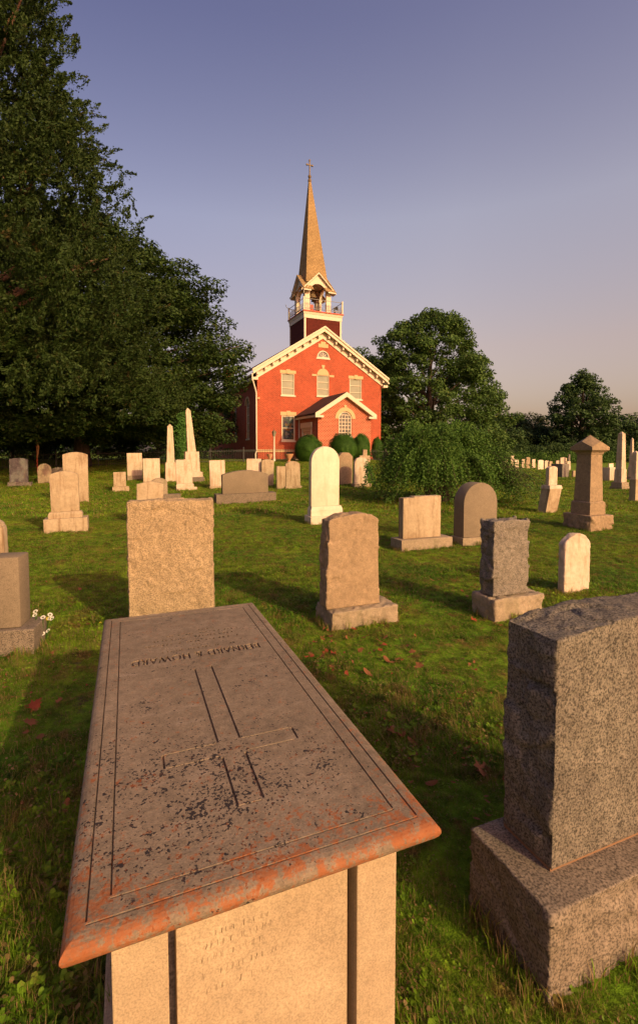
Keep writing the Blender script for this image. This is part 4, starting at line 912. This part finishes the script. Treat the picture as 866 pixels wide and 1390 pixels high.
def limbs(mb, C_, base_z, hgt, r0, seed, n=14, lean=(0, 0), top=.85):
    """tapered trunk with limbs reaching some of the clumps"""
    r = np.random.default_rng(seed); pts = []; rad = []
    for i in range(9):
        f = i/8; pts.append((lean[0]*f+r.normal(0, .04)*hgt*.02*i, lean[1]*f+r.normal(0, .04)*hgt*.02*i, -.2+f*hgt*top)); rad.append(r0*(1.25 if i == 0 else 1)*(1-f)**.8+.03)
    mb.tube(pts, rad, 10)
    hi = np.nonzero(C_[:, 2] > .36*hgt)[0]
    for j in r.choice(hi, min(n, len(hi)), replace=False):
        c = C_[j]; f = max(.12, min(.9, (c[2]/(hgt*top))*.65)); k = f*8; i = int(k); p0 = np.array(pts[i])+(np.array(pts[min(8, i+1)])-np.array(pts[i]))*(k-i)
        mid = (p0+c)/2+np.array([0, 0, .06*hgt*r.uniform(-.3, .6)]); rb = r0*(1-f)*.5+.03
        mb.tube([p0, p0*.6+mid*.4+r.normal(0, .08, 3), mid, mid*.45+c*.55, c], [rb, rb*.75, rb*.55, rb*.35, rb*.15], 6)
def tree(name, label, P, C_, rad, per, size, leafmat_, r0, hgt, seed, cat='tree', group=None, flat=.55, bark='bark', nl=16, top=.85, aspect=.6, up=.8, jitter=.45):
    o = thing(name, P, 0, label, cat, group); mb = MB(); limbs(mb, C_, 0, hgt, r0, seed, nl, top=top); mb.build('trunk', M[bark], o, smooth=3)
    quads('crown', clumps(C_, rad, per, size, seed+3, flat, up, aspect, jitter), M[leafmat_], o); return o
def ell(zlo, p=2.0, low=.35):
    def f(t): return np.clip(1-np.abs((t-zlo)/np.where(t > zlo, 1-zlo, zlo+low))**p, 0, 1)**(1/p)
    return f

# big maple left of the church
P = column(112, 31.5); htm = zat(P, 298)-P.z
prof = ell(.30, 2.1, .30)
C1, a_, t_ = envelope(800, lambda t: 9.5*prof(t), 101, lob=.10, shell=.30, hgt=htm-2.2); C1[:, 2] += 1.6
ra_ = np.random.default_rng(6); a2 = ra_.uniform(0, 6.28, 260); r2 = ra_.uniform(1, 8, 260); C1 = np.concatenate([C1, np.stack([r2*np.cos(a2), r2*np.sin(a2), ra_.uniform(1.6, 9.5, 260)], 1)])
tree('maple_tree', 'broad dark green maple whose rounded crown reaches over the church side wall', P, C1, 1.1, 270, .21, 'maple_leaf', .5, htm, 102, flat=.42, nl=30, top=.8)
# old red cedar at the left edge
P = column(-62, 20.5); hc = 27.0
def cprof(t): return 9.4*np.clip(1-t, 0, 1)**.64*np.clip((t+.05)*9, .5, 1)
C2, a_, t_ = envelope(1300, cprof, 202, lob=.16, shell=.5, hgt=hc); keep = (C2[:, 2] > 3.6) & ((C2[:, 0] > -1.5) | (np.arange(len(C2)) % 4 == 0)) & (C2[:, 2] < 25); C2 = C2[keep]
def cedar():
    o = thing('cedar_tree', P, 0, 'tall ragged dark cedar with reddish limbs rising out of the top left corner', 'tree'); mb = MB(); r = np.random.default_rng(5)
    limbs(mb, C2[C2[:, 2] > 7.5], 0, hc, .42, 203, 44, top=.95); mb.build('trunk', M['cedar_bark'], o, smooth=3)
    vs = []; sub = []; ax = []
    for c in C2:   # upswept sprays around each limb tip
        rad = np.array([c[0], c[1], 0]); rad /= np.linalg.norm(rad)+1e-6
        for _ in range(10):
            d = rad*r.uniform(.2, 1)+np.array([0, 0, r.uniform(.15, .9)])+r.normal(0, .4, 3); d /= np.linalg.norm(d); s0 = c+r.normal(0, .55, 3)*np.array([1, 1, .7])
            ln_ = r.uniform(.45, .95)
            k = 80; tt = r.uniform(0, 1, k)**.8; off = r.normal(0, .10, (k, 3))*(1.15-tt[:, None])
            sub.append(s0+d*ln_*tt[:, None]+off); ax.append(np.tile(d, (k, 1))+r.normal(0, .5, (k, 3)))
    Pp = np.concatenate(sub); A_ = np.concatenate(ax); A_ /= np.linalg.norm(A_, axis=1, keepdims=True)
    n = len(Pp); nn = np.cross(A_, r.normal(0, 1, (n, 3))); nn /= np.linalg.norm(nn, axis=1, keepdims=True); s = r.uniform(.08, .17, n)[:, None]
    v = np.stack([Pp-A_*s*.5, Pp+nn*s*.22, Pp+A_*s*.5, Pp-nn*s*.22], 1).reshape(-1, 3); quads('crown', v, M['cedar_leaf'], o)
cedar()
# second big tree filling the dark gap at the left edge behind the cedar
P = column(-120, 36); C_, _, _ = envelope(420, lambda t: 9*prof(t), 303, hgt=14); C_[:, 2] += .8
tree('maple_tree', 'dark bushy tree low behind the cedar at the far left edge', P, C_, 1.2, 120, .26, 'maple_leaf', .4, 15, 304, flat=.55)
# dark understorey along the back of the maple
for k, (px, dpt, hh, ww, lb) in enumerate(((18, 39, 4.2, 4.5, 'dark undergrowth shrub behind the dark grey stone at far left'), (120, 41, 4.6, 5.2, 'dark undergrowth shrub under the maple behind the tall cream tablet'), (215, 43, 4.5, 5.0, 'dark undergrowth shrub behind the two rear obelisks'), (290, 50, 6, 5.5, 'dark shrub in the shade left of the church side wall'))):
    P = column(px, dpt); C_, _, _ = envelope(130, lambda t: ww*.5*ell(.3, 2, .5)(t)*1.4, 310+k, hgt=hh)
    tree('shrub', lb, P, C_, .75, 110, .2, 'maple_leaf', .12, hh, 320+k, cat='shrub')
# tree right of the church
P = column(582, 58); ho = zat(P, 424)-P.z
C_, _, t_ = envelope(620, lambda t: 9.0*ell(.22, 1.8, .5)(t), 401, lob=.24, shell=.4, hgt=ho-1.2); C_[:, 2] += 1.0
tree('oak_tree', 'big round green tree standing right behind the church', P, C_, 1.05, 175, .31, 'oak_leaf', .55, ho, 402, flat=.6, nl=26, up=.6)
P = column(478, 66); C_, _, _ = envelope(160, lambda t: 4.2*ell(.3, 1.8, .4)(t), 405, lob=.2, hgt=zat(P, 466)-P.z-1); C_[:, 2] += 1
tree('oak_tree', 'smaller green tree peeping over the right slope of the church roof', P, C_, 1.1, 100, .36, 'oak_leaf', .3, 14, 406)
# lone tree and far tree line
P = column(787, 84); hl = zat(P, 503)-P.z
C_, _, _ = envelope(300, lambda t: 5.0*ell(.33, 1.7, .45)(t), 501, lob=.24, shell=.75, hgt=hl-2.4); C_[:, 2] += 2.2
tree('lone_tree', 'separate tall rounded tree on the skyline above the pillar monument', P, C_, .95, 75, .42, 'far_leaf', .5, hl, 502, flat=.7, nl=30, up=.5)
row = [(690, 92, 563, 7.0, 'far_leaf', 'far tree just right of the big tree behind the church'), (716, 96, 561, 6.5, 'far_leaf2', 'far yellowish tree between the big tree and the lone tree'), (738, 90, 580, 5.0, 'far_leaf', 'low far tree left of the lone tree'),
       (826, 92, 592, 4.6, 'far_leaf', 'low far tree just right of the lone tree'), (862, 88, 561, 6.0, 'far_leaf', 'far dark tree cut by the right picture edge'), (905, 92, 556, 7, 'far_leaf2', 'far tree beyond the right picture edge'),
       (655, 84, 560, 6.5, 'far_leaf', 'far tree half hidden by the right side of the big tree')]
for k, (px, dpt, py, rad, mt, lb) in enumerate(row):
    P = column(px, dpt); hh = zat(P, py)-P.z; C_, _, _ = envelope(150, lambda t: rad*ell(.35, 2, .5)(t), 520+k, lob=.22, shell=.5, hgt=hh-.8); C_[:, 2] += .5
    tree('far_tree', lb, P, C_, 1.1, 80, .42, mt, .3, hh, 540+k, flat=.65, nl=10)
# hedgerow and brush below the tree line: nobody could count it
C_ = []
for i in range(520): C_.append((rng.uniform(14, 75), rng.uniform(76, 82), 0))
C_ = np.array(C_); C_[:, 2] = rng.uniform(.2, 2.6, len(C_))*np.where(rng.uniform(0, 1, len(C_)) < .15, 1.5, 1)
tag(quads('hedgerow', clumps(C_, .9, 60, .3, 600, .8, .5), M['far_leaf']), kind='stuff')
C_ = np.array([(rng.uniform(22, 44), rng.uniform(71, 74), rng.uniform(.1, 1.5)) for i in range(160)])
tag(quads('tall_weeds', clumps(C_, .7, 70, .26, 601, .8, .2, aspect=.25), M['bush_leaf']), kind='stuff')
# far wood behind everything, closing the horizon
C_ = np.array([(rng.uniform(-150, 170), rng.uniform(118, 130), rng.uniform(.2, 7)) for i in range(900)])
tag(quads('distant_wood', clumps(C_, 2.6, 34, .95, 602, .7, .5), M['far_leaf']), kind='stuff')

# clipped boxwoods
def boxwood(px, py0, px2, ytop, lb, dpt, seed):
    P = column((px+px2)/2, dpt); wd = (px2-px)/F*dpt; hh = zat(P, ytop)-P.z
    o = thing('boxwood_bush', P, 0, lb, 'bush', 'clipped round bushes before the church'); r = np.random.default_rng(seed); n = 9000
    d = r.normal(0, 1, (n, 3)); d /= np.linalg.norm(d, axis=1, keepdims=True); k = 1+.13*fbm(d*2.5+seed, seed, 3)
    def at(d, k, s): q = d*k[:, None]*s; q[:, 0] *= wd/2; q[:, 1] *= wd/2; q[:, 2] = np.clip(q[:, 2], -.75, 2)*hh*.56+hh*.44; return q
    quads('foliage', leaf_mesh(at(d, k, r.uniform(.86, 1.03, n)[:, None]), d, .105, .6, .75, seed), M['box_leaf'], o)
    bm = bmesh.new(); bmesh.ops.create_icosphere(bm, subdivisions=4, radius=1); vv = np.array([v.co for v in bm.verts]); kk = 1+.13*fbm(vv*2.5+seed, seed, 3); q = at(vv, kk, .86)
    for v, c in zip(bm.verts, q): v.co = c
    me = bpy.data.meshes.new('inner_growth'); bm.to_mesh(me); bm.free(); link('inner_growth', me, M['box_leaf'], o, 3)
boxwood(399, 0, 437, 590, 'dark clipped round bush left of the porch window', 36.6, 1)
boxwood(447, 0, 484, 588, 'dark clipped round bush under the porch window', 36.4, 2)
boxwood(476, 0, 503, 589, 'dark clipped bush right of the porch window, behind the round one', 38.5, 3)
boxwood(504, 0, 520, 594, 'small dark clipped bush at the right corner of the church front', 43, 4)

# ------------------------------------------------------------ rambling bush
def ramble():
    P = spot(598, 690); P.y += 1.6; P.x += .28; o = thing('rambling_bush', P, 0, 'large rambling green bush of arching leafy canes in the middle of the lawn', 'bush')
    r = np.random.default_rng(77); tubes = MB(); lp_, ln_ = [], []
    for i in range(680):
        a = r.uniform(0, 2*np.pi); reach = r.uniform(.3, 1)**.7; rx = 2.5*(1.12 if math.cos(a) > 0 else .92); ry = 1.9
        ex, ey = math.cos(a)*reach*rx, math.sin(a)*reach*ry; top = (3.0-1.1*reach**2.2)*r.uniform(.72, 1.06); end = max(.05, top-r.uniform(.5, 2.4)*reach)
        b0 = np.array([ex*.12, ey*.12, 0]); p1 = np.array([ex*.35, ey*.35, top*.85]); p2 = np.array([ex*.75, ey*.75, top*1.08]); p3 = np.array([ex*1.02+r.normal(0, .1), ey*1.02+r.normal(0, .1), end])
        tt = np.linspace(0, 1, 9)[:, None]; cur = (1-tt)**3*b0+3*(1-tt)**2*tt*p1+3*(1-tt)*tt**2*p2+tt**3*p3
        if i % 4 == 0: tubes.tube([tuple(q) for q in cur], np.linspace(.014, .004, 9), 4)
        k = 190; t = r.uniform(.22, 1, k)[:, None]; c = (1-t)**3*b0+3*(1-t)**2*t*p1+3*(1-t)*t**2*p2+t**3*p3
        lp_.append(c+r.normal(0, .075, (k, 3))); ln_.append(np.tile([ex*.25, ey*.25, .6], (k, 1)))
    for i in range(60):   # loose trailing canes towards the right
        a = r.uniform(-.9, .5); ex, ey = r.uniform(2.3, 3.5), math.sin(a)*1.6-.2; top = r.uniform(.7, 2.1)*(1-.2*(ex-2.3)); end = r.uniform(.02, .6)
        b0 = np.array([1.2, ey*.3, .8]); p1 = np.array([1.8, ey*.5, top*1.1]); p2 = np.array([ex*.85, ey, top]); p3 = np.array([ex, ey*1.1, end]); k = 75; t = r.uniform(.1, 1, k)[:, None]
        c = (1-t)**3*b0+3*(1-t)**2*t*p1+3*(1-t)*t**2*p2+t**3*p3; lp_.append(c+r.normal(0, .08, (k, 3))); ln_.append(np.tile([.2, -.2, .7], (k, 1)))
        tt = np.linspace(0, 1, 8)[:, None]; tubes.tube([tuple(q) for q in (1-tt)**3*b0+3*(1-tt)**2*tt*p1+3*(1-tt)*tt**2*p2+tt**3*p3], np.linspace(.010, .003, 8), 4)
    tubes.build('canes', M['bark'], o)
    quads('foliage', leaf_mesh(np.concatenate(lp_), np.concatenate(ln_), .066, .6, .6, 78), M['bush_leaf'], o)
ramble()
# ivy on the tall obelisk and on the pale stone
def ivy(name, label, P, pts, n, sp, size, seed, cat='vine'):
    o = thing(name, P, 0, label, cat); r = np.random.default_rng(seed); pts = np.array(pts, float); k = r.uniform(0, len(pts)-1.001, n); i = k.astype(int); f = (k-i)[:, None]
    c = pts[i]*(1-f)+pts[i+1]*f+r.normal(0, 1, (n, 3))*np.array(sp); c[:, 2] = np.maximum(c[:, 2], .02); quads('leaves', leaf_mesh(c, np.tile([.3, -.8, .3], (n, 1)), size, .8, .5, seed), M['ivy_leaf'], o)
    mb = MB(); mb.tube([tuple(q) for q in pts], .02, 5); mb.build('stem', M['bark'], o); return o
P = column(249, 25.5); hv = zat(P, 562)-P.z
ivy('climbing_vine', 'bright green vine column climbing the left side of the taller obelisk', P, [(0, 0, 0), (-.1, 0, .5*hv), (.0, 0, .75*hv), (.15, 0, hv)], 2600, (.16, .12, .12), .09, 81)
mb2 = column(241, 25.2); ivy('climbing_vine', 'low leafy tangle between the two rear obelisks', mb2, [(-.2, 0, .2), (0, 0, .8), (.1, 0, 1.5)], 1100, (.22, .15, .2), .09, 82)
P = column(497, 20.6); ivy('climbing_vine', 'dark ivy strands on the right edge of the pale stone left of the bush', P, [(-.15, 0, .05), (.05, 0, .6), (.0, 0, 1.1), (.15, 0, .85), (.35, 0, .1)], 420, (.07, .05, .08), .07, 83)
# furled flag by the dark stone
P = column(51.5, 27); ff = thing('grave_flag', P, 0, 'furled reddish flag on a thin pole at the far left under the trees', 'flag'); hf = zat(P, 597)-P.z
mb = MB(); mb.tube([(0, 0, -.1), (0, 0, hf)], .03, 8); mb.build('pole', M['redpaint'], ff)
mb = MB(); mb.tube([(.02, -.02, hf-.05), (.10, -.04, hf*.8), (.07, -.03, hf*.6), (.03, -.02, hf*.45)], [.03, .07, .06, .02], 8); mb.build('cloth', M['terracotta'], ff, smooth=3)

# ------------------------------------------------------------ daisies, fallen leaves
fl = spot(44, 893); fp0 = thing('daisy_bunch', (fl.x-.10, fl.y+.34, 0), 0, 'small bunch of white and yellow daisies beside the block at the left edge', 'flowers')
r = random.Random(3)
for k in range(11):
    x, y, z = r.uniform(-.09, .10), r.uniform(-.06, .06), r.uniform(.10, .30); mb = MB(); mb.tube([(x*.3, y*.3, 0), (x*.7, y*.7, z*.6), (x, y, z)], .003, 4); st_ = mb.build('stem', M['ivy_leaf'], fp0)
    mb = MB(); tl_ = r.uniform(-.6, .6); yel = k % 4 == 0; M_ = Matrix.Translation((x, y, z)) @ Matrix.Rotation(.6, 4, 'X') @ Matrix.Rotation(tl_, 4, 'Y')
    for p in range(11):
        a = p*2*math.pi/11; d0, d1 = a-.2, a+.2; R_ = .019; mb.add([M_ @ Vector((.006*math.cos(a), .006*math.sin(a), 0)), M_ @ Vector((R_*math.cos(d0), R_*math.sin(d0), .004)), M_ @ Vector((R_*1.15*math.cos(a), R_*1.15*math.sin(a), .002)), M_ @ Vector((R_*math.cos(d1), R_*math.sin(d1), .004))], [(0, 1, 2, 3)])
    mb.build('bloom', M['petal_yellow' if yel else 'petal_white'], st_)
def leaf_shape(kind, s, seed):
    r = random.Random(seed); pts = []
    if kind == 'maple':
        for i in range(20):
            a = 2*math.pi*i/20; q = (1.0, .74, .9, .58)[i % 4]*r.uniform(.8, 1.12)*(.55 if 8 < i < 12 else 1); pts.append((q*math.cos(a), q*math.sin(a)))
    else: pts = [(math.cos(a), .42*math.sin(a)) for a in np.linspace(0, 2*math.pi, 13)[:-1]]
    curl = r.uniform(.3, .9); ct = (0, 0, 0); vs = [ct]+[(x*s, y*s, s*(curl*(x*x*.45)+r.uniform(-.12, .22)*abs(y))) for x, y in pts]
    n = len(pts); return vs, [(0, 1+i, 1+(i+1) % n) for i in range(n)]
def fallen(loc, s, mat, kind, label, group=None, seed=0, tilt=.25, hz=.025):
    mb = MB(); vs, fs = leaf_shape(kind, s, seed); mb.add(vs, fs); o = mb.build('fallen_leaf', M[mat], None, smooth=3); r = random.Random(seed+5)
    o.location = (loc.x, loc.y, loc.z+hz); o.rotation_euler = (r.uniform(-tilt, tilt), r.uniform(-tilt, tilt), r.uniform(0, 6.3)); return tag(o, label, 'leaf', group)
big = [((541, 1000), .085, 'red_leaf', 'maple', 'large crumpled red leaf on the grass between the tomb and the granite stone', .03), ((655, 1050), .07, 'dry_leaf', 'maple', 'curled brown leaf in the shade beside the near granite stone', .02), ((47, 962), .06, 'red_leaf', 'maple', 'red brown leaf by the tomb shadow at the left, uppermost of the pair', .02),
       ((40, 985), .06, 'dry_leaf', 'maple', 'brown leaf by the tomb shadow at the left, lower of the pair', .02), ((137, 850), .03, 'yellow_leaf', 'oval', 'small bright yellow leaf left of the far end of the tomb', .03), ((120, 851), .028, 'red_leaf', 'oval', 'small red leaf left of the bright yellow leaf', .03),
       ((499, 918), .05, 'dry_leaf', 'oval', 'curled brown leaf right of the tomb halfway up the lawn', .03), ((625, 947), .055, 'dry_leaf', 'oval', 'upright folded brown leaf left of the near granite stone', .03), ((470, 920), .04, 'red_leaf', 'oval', 'reddish curled leaf near the right edge of the tomb top', .03),
       ((643, 845), .045, 'red_leaf', 'maple', 'orange red leaf before the base of the dark granite block', .03), ((586, 1068), .035, 'dry_leaf', 'oval', 'small brown leaf deep in the shade near the tomb corner', .02), ((586, 790), .04, 'dry_leaf', 'oval', 'brown leaf on the lawn right of the rock faced brown stone', .03),
       ((568, 907), .05, 'dry_leaf', 'maple', 'dark brown leaf in the dip of shade before the rock faced brown stone', .02), ((673, 1240), .04, 'red_leaf', 'oval', 'dull red leaf in the grass at the left foot of the near granite base', .02), ((55, 1005), .05, 'dry_leaf', 'oval', 'flat brown leaf in the tomb shadow at the left', .02)]
for k, ((px, py), s, mt, kd, lb, hz) in enumerate(big): fallen(spot(px, py), s, mt, kd, lb, None, 900+k, .5, hz)
def blocked(x, y, pad=.05):
    for fx_, fy_, ya, hx, hy in foot:
        dx, dy = x-fx_, y-fy_; a = dx*math.cos(ya)+dy*math.sin(ya); b = -dx*math.sin(ya)+dy*math.cos(ya)
        if abs(a) < hx+pad and abs(b) < hy+pad: return True
    return False
r = random.Random(42); k = 0
while k < 110:
    px, py = r.uniform(0, 860), 700+r.random()**1.2*420; 
    if r.random() < .35: px, py = 400+r.uniform(0, 170), 850+r.uniform(0, 60)
    P = spot(px, py)
    if blocked(P.x, P.y, .02): continue
    fallen(P, r.uniform(.018, .042), r.choice(('dry_leaf', 'dry_leaf', 'dry_leaf', 'red_leaf')), r.choice(('oval', 'oval', 'maple')), 'small dry fallen leaf lying scattered in the short grass', 'small fallen leaves scattered on the lawn', 1000+k, .5, .025); k += 1

# ------------------------------------------------------------ grass (stuff)
def tuft(name, nb, hgt, spread, wd, seed, bend=.6):
    r = np.random.default_rng(seed); v = []; f = []; n = 0
    for _ in range(nb):
        a = r.uniform(0, 6.283); rr = spread*r.uniform(0, 1)**.5; x, y = rr*math.cos(a), rr*math.sin(a); h = hgt*r.uniform(.45, 1.15); b = r.uniform(0, 6.283); bd = h*bend*r.uniform(.2, 1.3); dx, dy = math.cos(b), math.sin(b); w_ = wd*r.uniform(.7, 1.2); sx_, sy_ = -dy*w_, dx*w_
        v += [(x-sx_, y-sy_, -.01), (x+sx_, y+sy_, -.01), (x+dx*bd*.35+sx_*.8, y+dy*bd*.35+sy_*.8, h*.6), (x+dx*bd*.35-sx_*.8, y+dy*bd*.35-sy_*.8, h*.6), (x+dx*bd, y+dy*bd, h*.95)]
        f += [(n, n+1, n+2, n+3), (n+3, n+2, n+4)]; n += 5
    me = bpy.data.meshes.new(name); me.from_pydata(v, [], f); me.materials.append(M['blade']); return bpy.data.objects.new(name, me)
def weeds(name, n_, spread, sz, seed):
    r = np.random.default_rng(seed); v = []; f = []
    for q in range(n_):
        x, y = r.normal(0, spread*.5, 2); z = r.uniform(.008, .035); t1, t2 = r.normal(0, .35, 2); k = len(v); s = sz*r.uniform(.6, 1.3)
        for a in np.linspace(0, 6.283, 7)[:-1]: v.append((x+s*math.cos(a), y+s*math.sin(a), z+s*(t1*math.cos(a)+t2*math.sin(a))))
        f.append(tuple(range(k, k+6)))
    me = bpy.data.meshes.new(name); me.from_pydata(v, [], f); me.materials.append(M['blade']); return bpy.data.objects.new(name, me)
def litter(name, seed, mat):
    vs, fs = leaf_shape('oval', .011, seed); me = bpy.data.meshes.new(name); me.from_pydata(vs, [], fs); me.materials.append(M[mat]); return bpy.data.objects.new(name, me)
def scatter(name, pts, scl, protos, seed):
    r = np.random.default_rng(seed); n = len(pts); me = bpy.data.meshes.new(name); me.vertices.add(n); me.vertices.foreach_set('co', pts.astype(np.float32).ravel())
    at = me.attributes.new('scl', 'FLOAT', 'POINT'); at.data.foreach_set('value', scl.astype(np.float32)); at = me.attributes.new('rot', 'FLOAT', 'POINT'); at.data.foreach_set('value', r.uniform(0, 6.28, n).astype(np.float32))
    o = bpy.data.objects.new(name, me); sc.collection.objects.link(o); tag(o, kind='stuff')
    col = bpy.data.collections.new(name+'_tufts')
    for p in protos: col.objects.link(p)
    ng = bpy.data.node_groups.new(name, 'GeometryNodeTree'); ng.interface.new_socket('Geometry', in_out='INPUT', socket_type='NodeSocketGeometry'); ng.interface.new_socket('Geometry', in_out='OUTPUT', socket_type='NodeSocketGeometry')
    gi = ng.nodes.new('NodeGroupInput'); go = ng.nodes.new('NodeGroupOutput'); ip = ng.nodes.new('GeometryNodeInstanceOnPoints'); ci = ng.nodes.new('GeometryNodeCollectionInfo'); ci.inputs['Collection'].default_value = col; ci.inputs['Separate Children'].default_value = True; ci.inputs['Reset Children'].default_value = True
    mp = ng.nodes.new('GeometryNodeMeshToPoints'); a1 = ng.nodes.new('GeometryNodeInputNamedAttribute'); a1.data_type = 'FLOAT'; a1.inputs['Name'].default_value = 'scl'; a2 = ng.nodes.new('GeometryNodeInputNamedAttribute'); a2.data_type = 'FLOAT'; a2.inputs['Name'].default_value = 'rot'
    cx_ = ng.nodes.new('ShaderNodeCombineXYZ'); ri = ng.nodes.new('FunctionNodeRandomValue'); ri.data_type = 'INT'; ri.inputs['Min'].default_value = 0 if False else ri.inputs['Min'].default_value
    for s_ in ri.inputs:
        if s_.type == 'INT' and s_.name == 'Min': s_.default_value = 0
        if s_.type == 'INT' and s_.name == 'Max': s_.default_value = len(protos)-1
    ip.inputs['Pick Instance'].default_value = True; L_ = ng.links.new
    L_(gi.outputs[0], mp.inputs[0]); L_(mp.outputs[0], ip.inputs['Points']); L_(ci.outputs[0], ip.inputs['Instance']); L_([s_ for s_ in ri.outputs if s_.type == 'INT'][0], ip.inputs['Instance Index'])
    L_(a1.outputs['Attribute'], ip.inputs['Scale']); L_(a2.outputs['Attribute'], cx_.inputs['Z']); L_(cx_.outputs[0], ip.inputs['Rotation']); L_(ip.outputs[0], go.inputs[0])
    m_ = o.modifiers.new('scatter', 'NODES'); m_.node_group = ng; return o
def field(n, y0, y1, seed, pw=1.0, pad=.0):
    r = np.random.default_rng(seed); y = y0+(y1-y0)*r.uniform(0, 1, n)**pw; x = r.uniform(-1, 1, n)*(.74*y+.8)
    keep = np.ones(n, bool)
    for fx_, fy_, ya, hx, hy in foot:
        dx, dy = x-fx_, y-fy_; a = dx*math.cos(ya)+dy*math.sin(ya); b = -dx*math.sin(ya)+dy*math.cos(ya); keep &= ~((np.abs(a) < hx+pad) & (np.abs(b) < hy+pad))
    q = np.stack([x, y, np.zeros(n)], 1); bare = fbm(q*2.6+3, 9, 3); keep &= ~((bare > .75) & (r.uniform(0, 1, n) < .7))
    x, y = x[keep], y[keep]; q = q[keep]; s = .8+.45*np.clip(fbm(q*1.3, 12, 2), -.8, 1)
    return np.stack([x, y, gz(x, y)], 1), s*r.uniform(.75, 1.25, len(x))
near_t = [tuft('t', 34, .036, .045, .0015, s, 1.0) for s in range(5)]+[tuft('t', 16, .075, .04, .0014, 9, .9), weeds('w', 14, .035, .006, 3), weeds('w', 10, .045, .009, 4)]
mid_t = [tuft('t', 40, .040, .085, .0030, 20+s, .9) for s in range(4)]+[weeds('w', 22, .08, .012, 5)]
far_t = [tuft('t', 40, .07, .24, .010, 40+s, .8) for s in range(3)]
p_, s_ = field(26000, .7, 4.6, 1, 1.0); scatter('grass_near', p_, s_, near_t, 1)
p_, s_ = field(42000, 4.4, 13, 2, .9); scatter('grass_mid', p_, s_, mid_t, 2)
p_, s_ = field(30000, 12.5, 44, 3, .8, .05); scatter('grass_far', p_, s_, far_t, 3)
# longer uncut blades round the stone feet
pts = []
r = np.random.default_rng(8)
for fx_, fy_, ya, hx, hy in foot:
    if fy_ > 24: continue
    per = int((hx+hy)*4*22)
    for _ in range(per):
        s = r.integers(0, 4); a, b = r.uniform(-1, 1), r.uniform(-1, 1); o_ = .015+abs(r.normal(0, .02))
        lx_, ly_ = ((a*hx, hy+o_), (a*hx, -hy-o_), (hx+o_, b*hy), (-hx-o_, b*hy))[s]; pts.append((fx_+lx_*math.cos(ya)-ly_*math.sin(ya), fy_+lx_*math.sin(ya)+ly_*math.cos(ya)))
pts = np.array(pts); pts = np.column_stack([pts, gz(pts[:, 0], pts[:, 1])]); scatter('grass_edges', pts, r.uniform(.5, 1.1, len(pts)), [tuft('t', 14, .10, .035, .0022, 60+s, .6) for s in range(4)], 4)

p_, s_ = field(16000, 2.0, 16, 6, .9); q = fbm(p_*1.1+5, 31, 3); kp = q > r.uniform(-.5, 1.0, len(q)); p_ = p_[kp]; p_[:, 2] += .022; scatter('leaf_litter', p_, r.uniform(.6, 1.7, len(p_)), [litter('l', k, m_) for k, m_ in ((1, 'dry_leaf'), (2, 'dry_leaf'), (3, 'red_leaf'))], 6)
